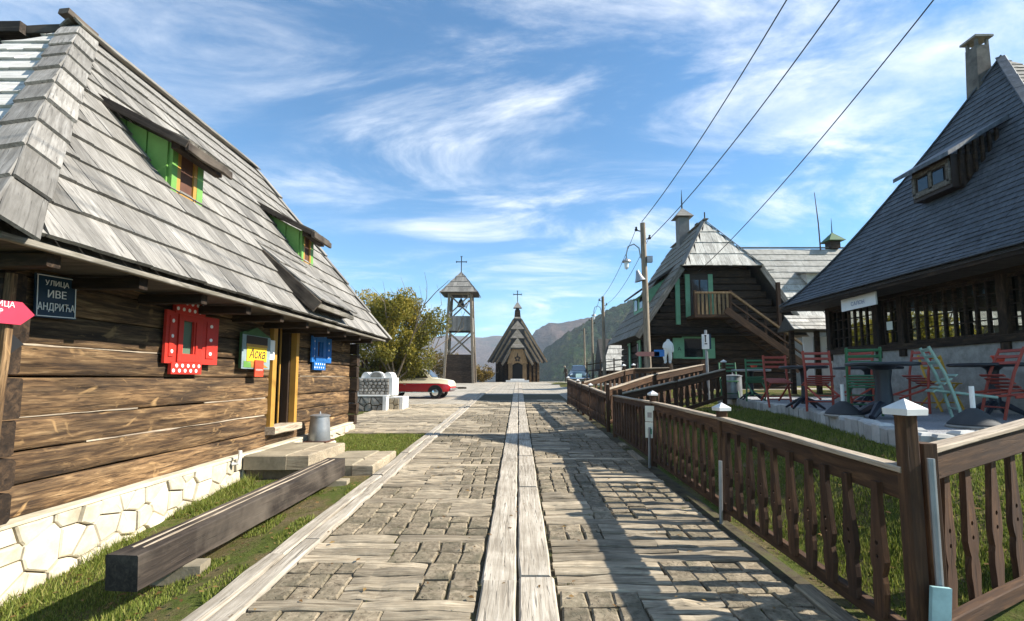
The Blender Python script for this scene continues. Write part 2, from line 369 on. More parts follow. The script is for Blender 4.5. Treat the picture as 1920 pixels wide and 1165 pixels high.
def clip_poly(poly, nx, ny, c):
    out = []; k = len(poly)
    for i in range(k):
        p, q = poly[i], poly[(i + 1) % k]
        dp, dq = nx * p[0] + ny * p[1] - c, nx * q[0] + ny * q[1] - c
        if dp <= 0: out.append(p)
        if (dp < 0 < dq) or (dq < 0 < dp):
            t = dp / (dp - dq); out.append((p[0] + (q[0] - p[0]) * t, p[1] + (q[1] - p[1]) * t))
    return out
def voronoi(pts, poly):
    cells = []
    for i, p in enumerate(pts):
        c = list(poly)
        near = sorted(range(len(pts)), key=lambda j: (pts[j][0] - p[0]) ** 2 + (pts[j][1] - p[1]) ** 2)[1:14]
        for j in near:
            q = pts[j]; nx, ny = q[0] - p[0], q[1] - p[1]
            c = clip_poly(c, nx, ny, (nx * (p[0] + q[0]) + ny * (p[1] + q[1])) / 2)
            if len(c) < 3: break
        if len(c) >= 3: cells.append(c)
    return cells
def stone_cell(cell, joint, depth, bulge, r):
    """a flat-faced stone in local XY, proud along +Z"""
    cx_, cy_ = sum(p[0] for p in cell) / len(cell), sum(p[1] for p in cell) / len(cell)
    rad = max(0.02, sum(math.hypot(p[0] - cx_, p[1] - cy_) for p in cell) / len(cell))
    def sc(j): 
        k = max(0.2, 1 - j / rad); return [(cx_ + (p[0] - cx_) * k, cy_ + (p[1] - cy_) * k) for p in cell]
    n = len(cell); a = sc(joint); b = sc(joint * 1.0 + 0.004); c = sc(joint + bulge * 1.6)
    tilt = [r.uniform(-0.35, 0.35) * bulge for _ in cell]
    vs = [(x, y, 0) for x, y in a] + [(x, y, depth - bulge) for x, y in b] + [(x, y, depth + t) for (x, y), t in zip(c, tilt)]
    fs = [(i, (i + 1) % n, (i + 1) % n + n, i + n) for i in range(n)] + [(i + n, (i + 1) % n + n, (i + 1) % n + 2 * n, i + 2 * n) for i in range(n)] + [(2 * n + i, 2 * n + (i + 1) % n, 3 * n) for i in range(n)]
    vs.append((cx_ + r.uniform(-0.3, 0.3) * rad, cy_ + r.uniform(-0.3, 0.3) * rad, depth + r.uniform(0.15, 1.0) * bulge))
    return MB().add(vs, fs)
def sstep(t): t = max(0.0, min(1.0, t)); return t * t * (3 - 2 * t)
def lerp(a, b, t): return a + (b - a) * t

def roof_face(roof, pos, ulo, uhi, slope, expo, wr, th, mat, parts=0, r=None, over=0.10, gap=0.006, jit=0.01, eave_boards=True, name='shingle'):
    """courses of boards on a roof surface pos(u, v); each board its own piece while parts lasts, the rest one mass"""
    r = r or rng; n = max(1, round(slope / expo)); e = slope / n
    rest = MB(); made = 0
    for k in range(n):
        v0 = k * e + r.uniform(-jit, jit) * 0.3; v1 = min(slope, (k + 1) * e + over)
        lo = min(ulo(v0), ulo(v1)); hi = max(uhi(v0), uhi(v1)); u = lo - r.uniform(0, wr[0])
        while u < hi:
            w = r.uniform(*wr); a, b = u + gap / 2, u + w - gap / 2; u += w
            d0 = v0 + r.uniform(-jit, jit)
            a0, b0, a1, b1 = max(a, ulo(v0)), min(b, uhi(v0)), max(a, ulo(v1)), min(b, uhi(v1))
            if b0 - a0 < 0.03 and b1 - a1 < 0.03: continue
            vt = v1
            if b1 - a1 < 0.004:
                L0, L1, H0, H1 = ulo(v0), ulo(v1), uhi(v0), uhi(v1); t = 1.0; ap = 0.5 * (a1 + b1)
                if H1 < a and H0 > H1: t = min(t, (H0 - a) / (H0 - H1)); ap = a
                if L1 > b and L1 > L0: t2 = (b - L0) / (L1 - L0); (t, ap) = (t2, b) if t2 < t else (t, ap)
                vt = v0 + max(0.02, t) * (v1 - v0); a1, b1 = ap - 0.002, ap + 0.002
            b0 = max(b0, a0 + 0.004); b1 = max(b1, a1 + 0.004)
            lift = r.uniform(0, th * 0.35)
            P4 = [pos(a0, d0), pos(b0, d0), pos(b1, vt), pos(a1, vt)]
            nr = (P4[1] - P4[0]).cross(P4[3] - P4[0])
            if nr.length < 1e-7: nr = (P4[2] - P4[1]).cross(P4[3] - P4[2])
            nr.normalize()
            base = [th + lift, th + lift, 0.0, 0.0]
            lowv = [p + nr * o for p, o in zip(P4, base)]; topv = [p + nr * (o + th) for p, o in zip(P4, base)]
            fs = [(3, 2, 1, 0), (4, 5, 6, 7), (0, 1, 5, 4), (1, 2, 6, 5), (2, 3, 7, 6), (3, 0, 4, 7)]
            if made < parts:
                c = (P4[0] + P4[2]) / 2; T = frame(c, P4[3] - P4[0] + P4[2] - P4[1], nr); Ti = T.inverted()
                obj(name, MB().add([Ti @ q for q in lowv + topv], fs), mat, roof, T); made += 1
            else: rest.add(lowv + topv, fs)
    if rest.f:
        o = obj(name + '_mass', rest, mat, roof); o['kind'] = 'stuff'
    return made
def skinned(name, verts, edges, radii, mat, parent=None, T=None, root=0, sub=2):
    me = bpy.data.meshes.new(name); me.from_pydata(verts, edges, []); me.materials.append(M[mat])
    o = bpy.data.objects.new(name, me); place(o, parent, T)
    sk = o.modifiers.new('skin', 'SKIN'); sk.use_smooth_shade = True
    if not me.skin_vertices: 
        bm = bmesh.new(); bm.from_mesh(me); bm.verts.layers.skin.verify(); bm.to_mesh(me); bm.free()
    for i, v in enumerate(me.skin_vertices[0].data):
        q = radii[i]; v.radius = q if isinstance(q, tuple) else (q, q); v.use_root = (i == root)
    ss = o.modifiers.new('sub', 'SUBSURF'); ss.levels = sub; ss.render_levels = sub
    return o
def blades(name, pts, hgt, wid, mat, r, lean=0.35, label=None, cat=None, parent=None):
    """grass: one tapering bent blade (two triangles and a tip) at every point"""
    n = len(pts); rs = np.random.RandomState(r)
    P0 = np.array(pts, float); ang = rs.uniform(0, 2 * np.pi, n); hh = hgt * rs.uniform(0.4, 1.3, n) * np.array([0.75 + 0.9 * max(-0.4, mnoise.noise(Vector((p[0] * 2.3, p[1] * 2.3, 8.1)))) for p in pts]); ww = wid * rs.uniform(0.7, 1.3, n)
    dx, dy = np.cos(ang), np.sin(ang); la = rs.uniform(0, 2 * np.pi, n); ll = hh * lean * rs.uniform(0.3, 1.6, n)
    V = np.zeros((n, 3, 3)); 
    V[:, 0] = P0 + np.stack([-dx * ww / 2, -dy * ww / 2, np.full(n, -0.01)], 1)
    V[:, 1] = P0 + np.stack([dx * ww / 2, dy * ww / 2, np.full(n, -0.01)], 1)
    V[:, 2] = P0 + np.stack([np.cos(la) * ll, np.sin(la) * ll, hh], 1)
    return trimass(name, V, rs.uniform(0, 1, n), mat, label, cat, parent)
def trimass(name, V, rnd, mat, label=None, cat=None, parent=None):
    n, k = V.shape[0], V.shape[1]
    me = bpy.data.meshes.new(name); me.vertices.add(n * k); me.loops.add(n * k); me.polygons.add(n)
    me.vertices.foreach_set('co', V.reshape(-1)); me.loops.foreach_set('vertex_index', np.arange(n * k, dtype=np.int32))
    me.polygons.foreach_set('loop_start', np.arange(0, n * k, k, dtype=np.int32))
    me.update(calc_edges=True)
    at = me.attributes.new('rnd', 'FLOAT', 'FACE'); at.data.foreach_set('value', np.asarray(rnd, dtype=np.float32))
    me.materials.append(M[mat]); o = bpy.data.objects.new(name, me); place(o, parent)
    tag(o, label, cat, None, 'stuff' if parent is None else None); return o

# ------------------------------------------------------------------ terrain
def g(y):
    if y <= 25: return 0.03 * max(y, -20)
    if y <= 53: return 0.75 + (y - 25) * 0.0143
    if y <= 60: return 1.15
    return max(-70.0, 1.15 - (y - 60) * 0.4)
EDGE = [(-10, 3.6), (3.0, 3.65), (5.2, 4.07), (8.5, 5.1), (13.2, 5.8), (15.5, 6.0)]
def edge_x(y):
    for (y0, x0), (y1, x1) in zip(EDGE, EDGE[1:]):
        if y <= y1: return lerp(x0, x1, max(0, (y - y0) / (y1 - y0)))
    return EDGE[-1][1]
def h(x, y):
    z = g(y)
    if x < -2.05:
        t = sstep((-2.05 - x) / 1.3); z -= t * 0.27 * max(0.0, min(1.4, 1 - (y - 3.4) / 4.3))
    if x > 2.25 and y < 60:
        if y < 14.3:
            zr = lerp(0.25, 0.88, sstep((y - 2.9) / 1.6)); xe = edge_x(y)
        else: zr = lerp(0.95, 1.15, sstep((y - 14) / 3)); xe = 4.6
        z = lerp(z, max(z, zr), sstep((x - 2.25) / (xe - 2.25)))
    if x < -14: z -= min(60, (-14 - x) * 0.25)
    if x > 40: z -= min(60, (x - 40) * 0.25)
    return z

M['churchwood'] = wood('weathered_brown_church_wood', [(0.11, 0.065, 0.03), (0.24, 0.15, 0.072), (0.36, 0.24, 0.13)], grain=(12, 12, 1.5))

# ================================================================== SETTING
def grid_mesh(name, xs, ys, fn, mat, parent=None):
    vs = [(x, y, fn(x, y)) for y in ys for x in xs]; nx = len(xs)
    fs = [(j * nx + i, j * nx + i + 1, (j + 1) * nx + i + 1, (j + 1) * nx + i) for j in range(len(ys) - 1) for i in range(nx - 1)]
    o = obj(name, MB().add(vs, fs), mat, parent, smooth=True); return o
def ground_material():
    m, n, l, b = new_mat('meadow_ground')
    v, oi, raw = vec_coords(n, l, (1, 1, 1), False)
    f = noise(n, l, v, 1.9, 9, 0.72); f2 = noise(n, l, v, 22, 6, 0.75)
    c = ramp(n, [(0.15, 0.115, 0.065), (0.12, 0.10, 0.045), (0.075, 0.095, 0.022), (0.12, 0.125, 0.035)], [0.34, 0.46, 0.56, 0.75]); l.new(f, c.inputs[0])
    cc = mix(n, l, 0.5, c.outputs[0], maprange(n, l, f2, 0.3, 0.7, 0.4, 1.5), 'MULTIPLY')
    l.new(cc, b.inputs['Base Color']); b.inputs['Roughness'].default_value = 1.0; b.inputs['Specular IOR Level'].default_value = 0.05
    add_bump(n, l, b, f2, 0.8, 0.03); return m
M['ground'] = ground_material()
xs = [-3000, -1500, -700, -300, -120, -60, -35, -22, -16, -12, -9, -7.5] + [-6.5 + 0.25 * i for i in range(57)] + [8.5, 10, 12, 15, 20, 28, 40, 60, 120, 300, 700, 1500, 3000]
ys = [-200, -60, -20, -8, -3] + [-1 + 0.25 * i for i in range(85)] + [21, 22, 23.5, 25, 28, 32, 38, 45, 53, 57, 60, 66, 75, 100, 160, 300, 600, 1200, 2500, 4000]
gr = grid_mesh('ground', xs, ys, lambda x, y: h(x, y) - 0.004, 'ground'); gr['kind'] = 'structure'

# --- the timber-paved street
def street_base_material():
    m, n, l, b = new_mat('trodden_soil_joints')
    v, oi, raw = vec_coords(n, l, (1, 1, 1), False)
    f = noise(n, l, v, 6, 7, 0.7)
    c = ramp(n, [(0.03, 0.024, 0.013), (0.075, 0.06, 0.035), (0.075, 0.08, 0.025)], [0.35, 0.5, 0.68]); l.new(f, c.inputs[0])
    l.new(c.outputs[0], b.inputs['Base Color']); b.inputs['Roughness'].default_value = 1; add_bump(n, l, b, f, 0.8, 0.02); return m
M['joint'] = street_base_material()
XL, XR = -2.02, 2.02
street = obj('street', MB().add([(x, y, g(y) + 0.008) for y in (0.5, 25) for x in (XL - 0.05, XR + 0.1)], [(0, 1, 3, 2)]), 'joint'); street['kind'] = 'structure'
rp = random.Random(21)
TOP = 0.035
slope_n = Vector((0, -0.03, 1)).normalized()
def pave_T(x, y, yaw=0.0, dz=0.0):
    d = Vector((math.cos(yaw), math.sin(yaw), 0.03 * math.sin(yaw)))
    return frame((x, y, g(y) + TOP + dz), d, slope_n)
pieces = []          # (distance, kind, builder, matrix)
def lay_plank(x0, x1, y0, y1):
    L, D = x1 - x0 - 0.010, y1 - y0 - rp.uniform(0.010, 0.026); dz = rp.uniform(-0.008, 0.004)
    mb = MB().hewn(L, max(D, 0.04), 0.06, 4, 0.008, 0.010, rp, Matrix.Translation((0, 0, -0.03)))
    pieces.append((y0, 'paving_log', mb, 'pave', pave_T((x0 + x1) / 2, (y0 + y1) / 2, rp.uniform(-0.012, 0.012), dz)))
def lay_block(x0, x1, y0, y1):
    mb = MB().block(x1 - x0 - 0.012, y1 - y0 - 0.012, 0.06, 0.013, 0.013, rp)
    pieces.append((y0, 'paving_block', mb, 'block', pave_T((x0 + x1) / 2, (y0 + y1) / 2, rp.uniform(-0.04, 0.04), rp.uniform(-0.009, 0.003))))
def lane(xa, xb, ya, yb, first):
    y = ya; flip = first
    while y < yb:
        if rp.random() < 0.35:
            d = rp.uniform(0.13, 0.19); cut = rp.choice([None, rp.uniform(0.35, 0.65)])
            if cut is None: lay_plank(xa, xb, y, y + d)
            else:
                xm = lerp(xa, xb, cut); lay_plank(xa, xm, y, y + d); lay_plank(xm, xb, y, y + d)
            y += d; continue
        D = rp.uniform(0.40, 0.62); n = rp.choice([2, 3, 3]); c = [xa] + sorted(lerp(xa, xb, (i + rp.uniform(-0.18, 0.18)) / n) for i in range(1, n)) + [xb]
        for a, b in zip(c, c[1:]):
            flip = not flip
            if rp.random() < 0.12: flip = not flip
            if flip and rp.random() < 0.9:
                k = max(2, round(D / rp.uniform(0.105, 0.15))); e = [0] + sorted((i + rp.uniform(-0.15, 0.15)) / k for i in range(1, k)) + [1]
                for p, q in zip(e, e[1:]): lay_plank(a, b, y + D * p, y + D * q)
            else:
                kx, ky = max(1, round((b - a) / rp.uniform(0.17, 0.22))), max(2, round(D / rp.uniform(0.16, 0.21)))
                for i in range(kx):
                    for j in range(ky): lay_block(lerp(a, b, i / kx), lerp(a, b, (i + 1) / kx), y + D * j / ky, y + D * (j + 1) / ky)
        y += D
lane(-1.74, -0.29, 1.9, 20.5, True)
lane(0.27, 1.93, 1.9, 20.5, False)
# the timber forecourt beside the street, past the grass
def forecourt(xa, xb, ya, yb):
    y = ya
    while y < yb:
        d = rp.uniform(0.16, 0.26); x = xa
        while x < xb:
            w = min(rp.uniform(0.5, 1.2), xb - x)
            if w > 0.08: lay_plank(x, x + w, y, y + d)
            x += w
        y += d
forecourt(-4.9, -2.06, 11.0, 18.6)
pieces.sort(key=lambda q: q[0] + abs(q[4].translation.x) * 0.25)
cnt = {'paving_log': 0, 'paving_block': 0}; rest = {'paving_log': MB(), 'paving_block': MB()}
for d, nm, mb, mt, T in pieces:
    if cnt[nm] < 300: obj(nm, mb, mt, street, T); cnt[nm] += 1
    else: rest[nm].add(mb.v, mb.f, T)
for nm, mt in (('paving_log', 'pave'), ('paving_block', 'block')):
    if rest[nm].f: o = obj(nm + '_mass', rest[nm], mt, street); o['kind'] = 'stuff'
def long_planks(nm, xc, w, y0, y1, lens, mt, dz=0.0, seg=6):
    y = y0
    while y < y1:
        L = rp.uniform(*lens); L = min(L, y1 - y + 0.01)
        if L < 0.2: break
        o = obj(nm, MB().hewn(L - 0.015, w - 0.012, 0.08, seg, 0.006, 0.012, rp, Matrix.Translation((0, 0, -0.04))), mt, street, pave_T(xc + rp.uniform(-0.005, 0.005), y + L / 2, math.pi / 2, dz + rp.uniform(-0.004, 0.006)))
        y += L
long_planks('centre_plank', -0.142, 0.262, 1.6, 24.9, (1.5, 2.6), 'plankc', 0.012)
long_planks('centre_plank', 0.125, 0.258, 1.3, 24.9, (1.5, 2.6), 'plankc', 0.012)
long_planks('border_plank', -1.825, 0.155, 1.4, 24.9, (1.6, 3.0), 'plankc', 0.014)
long_planks('border_plank', -1.985, 0.15, 1.9, 24.9, (1.6, 3.0), 'plankc', 0.010)
y = 2.2
while y < 10.0:                                     # short bleached offcuts lying along the fence foot
    L = rp.uniform(0.35, 1.1)
    if rp.random() < 0.75: obj('kerb_plank', MB().hewn(L, 0.13, 0.07, 3, 0.006, 0.012, rp, Matrix.Translation((0, 0, -0.03))), 'pave', street, pave_T(2.0 + rp.uniform(-0.02, 0.02), y + L / 2, math.pi / 2, 0.02))
    y += L + rp.uniform(0.05, 0.5)

# --- the square in front of the church
def plaza_material():
    m, n, l, b = new_mat('worn_square_paving')
    v, oi, raw = vec_coords(n, l, (1, 1, 1), False)
    br = n.new('ShaderNodeTexBrick'); l.new(v, br.inputs['Vector']); br.inputs['Scale'].default_value = 2.2; br.inputs['Brick Width'].default_value = 1.3; br.inputs['Row Height'].default_value = 0.45
    br.inputs['Color1'].default_value = (0.40, 0.36, 0.30, 1); br.inputs['Color2'].default_value = (0.30, 0.265, 0.215, 1); br.inputs['Mortar'].default_value = (0.17, 0.15, 0.10, 1); br.inputs['Mortar Size'].default_value = 0.03
    f = noise(n, l, v, 0.7, 7, 0.7)
    c = mix(n, l, 1.0, br.outputs['Color'], maprange(n, l, f, 0.3, 0.7, 0.7, 1.25), 'MULTIPLY')
    l.new(c, b.inputs['Base Color']); b.inputs['Roughness'].default_value = 0.95; add_bump(n, l, b, br.outputs['Fac'], 0.4, -0.02); return m
M['plaza'] = plaza_material()
pz = grid_mesh('square', [-14, -8, -5, -2.1, 2.1, 5, 8, 13], [18.6, 20.5, 22, 25, 32, 40, 48, 53, 59], lambda x, y: max(g(y), h(x, y)) + 0.004, 'plaza'); pz['kind'] = 'structure'
for xc in (-0.142, 0.125):
    y = 25.0
    while y < 51: 
        obj('centre_plank', MB().box((0, 0, -0.02), (2.9, 0.24, 0.06)), 'plankc', pz, frame((xc, y + 1.5, g(y + 1.5) + 0.02), (0, 1, 0.0143))); y += 3
y = 25.0
while y < 51:
    obj('border_plank', MB().box((0, 0, -0.02), (2.9, 0.28, 0.06)), 'plankc', pz, frame((-1.9, y + 1.5, g(y + 1.5) + 0.02), (0, 1, 0.0143))); y += 3

# --- boardwalk at the lower right, outside the return of the fence
bw = obj('boardwalk', MB().add([(2.06, 1.0, 0.05), (6.5, 2.6, 0.10), (6.5, 4.25, 0.22), (2.06, 2.55, 0.10)], [(0, 1, 2, 3)]), 'joint'); bw['kind'] = 'structure'
bd = Vector((1, 0.40, 0.055)).normalized()
for j in range(7):
    x0 = 0.0
    while x0 < 4.6:
        L = rp.uniform(0.9, 1.8); c = Vector((2.3, 2.48, 0.155)) + bd * (x0 + L / 2 - 0.15) + Vector((0.37, -0.93, -0.01)) * (0.08 + j * 0.165)
        obj('deck_board', MB().hewn(L - 0.02, 0.145, 0.06, 3, 0.007, 0.012, rp), 'pave', bw, frame(c, bd)); x0 += L

# --- hills beyond the valley
def hill_material(name, c1, c2, c3, scale):
    m, n, l, b = new_mat(name)
    v, oi, raw = vec_coords(n, l, (1, 1, 1), False)
    f = noise(n, l, v, scale, 8, 0.75); f2 = noise(n, l, v, scale * 9, 4, 0.7)
    c = ramp(n, [c1, c2, c3], [0.36, 0.5, 0.66]); l.new(f, c.inputs[0])
    cc = mix(n, l, 0.8, c.outputs[0], maprange(n, l, f2, 0.3, 0.7, 0.35, 1.6), 'MULTIPLY')
    l.new(cc, b.inputs['Base Color']); b.inputs['Roughness'].default_value = 1; b.inputs['Specular IOR Level'].default_value = 0.0
    add_bump(n, l, b, f2, 1.0, 6.0); return m
M['hillgreen'] = hill_material('wooded_green_hill', (0.010, 0.028, 0.010), (0.028, 0.050, 0.016), (0.085, 0.075, 0.032), 0.03)
M['hillbrown'] = hill_material('autumn_brown_hill', (0.030, 0.034, 0.028), (0.075, 0.052, 0.045), (0.11, 0.075, 0.06), 0.009)
def hill(name, mat, Y, ridge, depth, amp, bumps, foot=-70):
    pts = sorted(((px - 972) / 900 * Y, 1.6 + (709 - py) / 900 * Y) for px, py in ridge)
    def rz(x):
        for (a, za), (b, zb) in zip(pts, pts[1:]):
            if x <= b: return lerp(za, zb, max(0, (x - a) / (b - a)))
        return pts[-1][1]
    nx, ny = (420, 120) if Y < 600 else (240, 60); x0, x1 = pts[0][0], pts[-1][0]
    vs = []
    for j in range(ny):
        t = j / (ny - 1)
        for i in range(nx):
            x = lerp(x0, x1, i / (nx - 1)); 
            if t < 0.75: k = t / 0.75; yy = Y - depth * (1 - k); z = lerp(foot, rz(x), k ** 0.85)
            else: k = (t - 0.75) / 0.25; yy = Y + depth * 0.4 * k; z = lerp(rz(x), foot * 0.3, k * k)
            z += amp * (mnoise.fractal(Vector((x / Y * 9, yy / Y * 9, 3)), 0.8, 2.1, 5)) * min(1, t * 3) * (1.0 if t < 0.6 else 0.35)
            z += bumps * (mnoise.noise(Vector((x / Y * 150, yy / Y * 120, 1.7))) + 0.8 * mnoise.noise(Vector((x / Y * 420, yy / Y * 330, 5.1)))) 
            vs.append((x, yy, z))
    fs = [(j * nx + i, j * nx + i + 1, (j + 1) * nx + i + 1, (j + 1) * nx + i) for j in range(ny - 1) for i in range(nx - 1)]
    o = obj(name, MB().add(vs, fs), mat, smooth=True); o['kind'] = 'structure'; return o
hill('hill_near', 'hillgreen', 520, [(940, 730), (1000, 690), (1022, 655), (1060, 626), (1110, 601), (1150, 576), (1185, 563), (1240, 556), (1330, 560), (1450, 585), (1600, 600), (1900, 640), (2300, 680)], 330, 6, 3.2)
hill('hill_middle', 'hillbrown', 1050, [(860, 720), (960, 690), (985, 648), (1003, 620), (1028, 604), (1062, 603), (1100, 597), (1150, 592), (1250, 585), (1500, 600), (1900, 640), (2300, 660)], 500, 12, 2.5)
hill('hill_far', 'hillbrown', 1700, [(-400, 660), (0, 650), (300, 648), (600, 636), (760, 640), (840, 628), (900, 633), (945, 630), (985, 636), (1020, 650), (1200, 660), (1600, 650)], 700, 16, 3.0)

# ================================================================== LEFT HOUSE
WX = -4.1
lh = thing('log_house', 'long log house with steep silver board roof, cream stone foundation and red polka-dot window', 'house', (-6.3, 7.5, 0.2))
# foundation
fd = obj('foundation', MB().prism([(3.3, -0.45), (11.75, -0.1), (11.75, 0.50), (3.3, 0.42)], -4.4, -3.995, 'X'), 'mortar', lh)
rf = random.Random(5); pts = []
y = 3.35
while y < 11.75:
    z0 = h(-3.95, y) - 0.12; n = max(2, round((0.50 - z0) / 0.21)); st = rf.uniform(0.17, 0.30)
    for k in range(n): pts.append((y + rf.uniform(-0.09, 0.09), z0 + (k + 0.5) * (0.50 - z0) / n + rf.uniform(-0.06, 0.06)))
    y += st
TW = TX((-3.995, 0, 0), (0, 1, 0), (0, 0, 1))
for cidx, c in enumerate(voronoi(pts, [(3.3, -0.35), (11.75, -0.02), (11.75, 0.515), (3.3, 0.435)])):
    obj('stone', stone_cell(c, 0.006, rf.uniform(0.035, 0.07), 0.012, rf), 'stone', fd, TW)
bar('foundation_ledge', (-4.03, 3.3, 0.445), (-4.03, 11.75, 0.535), 0.17, 0.03, 'stone', lh, seg=12, jit=0.008)
# hewn wall logs
rows = [0.47, 0.735, 1.0, 1.275, 1.61, 1.875, 2.16, 2.44, 2.72, 2.95]
rl = random.Random(11)
def log(y0, y1, z0, z1, thick=0.16, mat='log', seg=10, x=WX):
    hh = z1 - z0 - 0.012
    mb = MB(); vs = []; k = seg + 1
    wob = [mnoise.noise(Vector((i * 0.55, z0 * 9, 2.2))) * 0.018 for i in range(k)]
    prof = [(-0.5, 0.006), (-0.46, 0.020), (-0.25, 0.026), (0.0, 0.029), (0.25, 0.027), (0.46, 0.021), (0.5, 0.006)]
    for i in range(k):
        L = lerp(y0, y1, i / seg)
        for a, b in prof: vs.append((b + wob[i] + rl.uniform(-0.006, 0.006), L, z0 + 0.006 + (a + 0.5) * hh + (mnoise.noise(Vector((L * 0.9, z0 * 7, 5))) * 0.014)))
        vs += [(-thick, L, z0 + hh), (-thick, L, z0)]
    m = len(prof) + 2
    fs = [(i * m + j, (i + 1) * m + j, (i + 1) * m + (j + 1) % m, i * m + (j + 1) % m) for i in range(seg) for j in range(m)]
    fs += [tuple(range(m)), tuple(range(seg * m + m - 1, seg * m - 1, -1))]
    c = Vector((x, (y0 + y1) / 2, (z0 + z1) / 2)); T = frame(c, (0, 1, 0)); Ti = T.inverted()
    mb.add([Ti @ Vector((p[0] + x, p[1], p[2])) for p in vs], fs)
    return auto_smooth(obj('log', mb, mat, lh, T), 50)
for a, b in zip(rows, rows[1:]):
    log(3.80, 7.86, a, b); log(8.80, 11.62, a + 0.02, b + 0.02, seg=7)
for (zc_, y0_, y1_) in ((1.875, 3.85, 5.6), (1.275, 3.85, 5.2), (1.002, 4.6, 7.8), (1.275, 6.3, 7.8), (1.63, 9.0, 11.4)):
    bar('chinking', (WX + 0.012, y0_, zc_ + 0.004), (WX + 0.012, y1_, zc_ + 0.004), 0.012, 0.014, 'railtop', lh, seg=9, jit=0.004, bev=0.002)
log(7.86, 8.80, 0.50, 0.755, seg=3)                     # under the doorway
obj('wall_core', MB().box((-4.42, 5.83, 1.6), (0.3, 4.0, 2.7)).box((-4.42, 10.2, 1.6), (0.3, 2.75, 2.7)).box((-6.3, 3.98, 1.6), (4.2, 0.2, 2.7)).box((-6.3, 11.5, 1.6), (4.2, 0.2, 2.7)).box((-8.3, 7.7, 1.6), (0.2, 7.6, 2.7)), 'darkint', lh)
# crossed log ends at the corners
for yc, s in ((3.72, -1), (11.70, 1)):
    for i, (a, b) in enumerate(zip(rows, rows[1:])):
        o = 0.03 * (i % 2); L = 0.30 + o + (0.10 if i == 0 else 0)
        obj('log_end', MB().hewn(L, 0.19, b - a - 0.02, 2, 0.010, 0.02, rl), 'logdark', lh, frame((WX + 0.08 - L / 2 + 0.1 + o, yc + 0.02 * s, (a + b) / 2), (1, 0, 0)))
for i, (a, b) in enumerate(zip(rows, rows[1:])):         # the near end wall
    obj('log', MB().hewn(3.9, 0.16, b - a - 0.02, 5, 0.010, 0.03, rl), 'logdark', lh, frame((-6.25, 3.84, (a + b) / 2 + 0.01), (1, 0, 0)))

# roof
E0, RZ0, RZ1, RX = -3.30, 2.55, 6.55, -6.30
YN, YF, RY0, RY1 = 2.95, 12.0, 6.5, 11.0
deck = MB()
d0 = 0.03
dv = [(E0 - 0.02, YN + 0.02, RZ0 - d0), (E0 - 0.02, YF - 0.02, RZ0 - d0), (-9.3, YF - 0.02, RZ0 - d0), (-9.3, YN + 0.02, RZ0 - d0), (RX, RY0, RZ1 - d0), (RX, RY1, RZ1 - d0)]
roof = obj('roof', deck.add(dv, [(3, 2, 1, 0), (0, 1, 5, 4), (1, 2, 5), (2, 3, 4, 5), (3, 0, 4)]), 'roofdark', lh)
SL = math.hypot(3.0, 4.0)
nf = Vector((0.8, 0, 0.6)); 
rr = random.Random(31)
def posF(u, v): return Vector((E0 - 0.6 * v, YN + u, RZ0 + 0.8 * v))
CY0, CY1 = 7.42, 9.05       # canopy over the door
roof_face(roof, posF, lambda v: 0.09 + (RY0 - YN) * v / SL, lambda v: (YF - YN) + (RY1 - YF) * v / SL, SL, 0.42, (0.17, 0.30), 0.032, 'roofwood', 300, rr, over=0.12, gap=0.004, jit=0.006)
SN = math.hypot(RY0 - YN, 4.0)
nn = Vector((0, -4.0, RY0 - YN)).normalized()
def posN(u, v): return Vector((-9.3 + u, YN + (RY0 - YN) * v / SN, RZ0 + 4.0 * v / SN))
roof_face(roof, posN, lambda v: 3.0 * v / SN, lambda v: 5.90 - 3.0 * v / SN, SN, 0.40, (0.17, 0.30), 0.032, 'roofwood_palest', 0, rr, over=0.12, gap=0.004, jit=0.006)  # near hip face in paler boards than the street slope
SFh = math.hypot(YF - RY1, 4.0)
def posB(u, v): return Vector((E0 - u, YF + (RY1 - YF) * v / SFh, RZ0 + 4.0 * v / SFh))
roof_face(roof, posB, lambda v: 3.0 * v / SFh, lambda v: 6.0 - 3.0 * v / SFh, SFh, 0.5, (0.2, 0.3), 0.026, 'roofwood', 0, rr)
def hip_boards(roof, a, b, n1, n2, w, L, mat, nm='hip_board', th=0.026, lift=0.07):
    mit = (n1 + n2) * (lift / (1 + n1.dot(n2)))
    a, b = Vector(a), Vector(b); d = (b - a); tot = d.length; d.normalize(); k = max(1, round(tot / L)); st = tot / k
    for i in range(k):
        for nrm in (n1, n2):
            side = d.cross(nrm).normalized()
            other = n2 if nrm is n1 else n1
            if side.dot(other) > 0: side = -side
            c = a + d * (st * (i + 0.5)) + mit + side * (w / 2 - 0.004)
            T = frame(c, d + nrm * (-0.045), nrm)
            obj(nm, MB().hewn(st + 0.14, w, th, 2, 0.006, 0.006, rr), mat, roof, T)
hip_boards(roof, (E0 + 0.02, YN - 0.02, RZ0 + 0.02), (RX, RY0, RZ1 + 0.03), nf, nn, 0.25, 0.62, 'roofwood')
nb = Vector((0, 4.0, YF - RY1)).normalized()
hip_boards(roof, (E0, YF, RZ0 + 0.02), (RX, RY1, RZ1 + 0.03), nf, nb, 0.18, 0.8, 'roofwood')
for sx_, w_ in ((0.09, 0.2), (-0.09, 0.2)):
    bar('ridge_board', (RX + sx_, RY0 - 0.15, RZ1 + 0.06), (RX + sx_, RY1 + 0.05, RZ1 + 0.06), w_, 0.03, 'ridge', roof, zh=(sx_ * 8, 0, 0.7), seg=5)
bar('ridge_end', (RX - 0.05, RY0 - 0.22, RZ1 + 0.16), (RX + 0.0, RY0 + 0.2, RZ1 + 0.09), 0.16, 0.09, 'beam', roof)
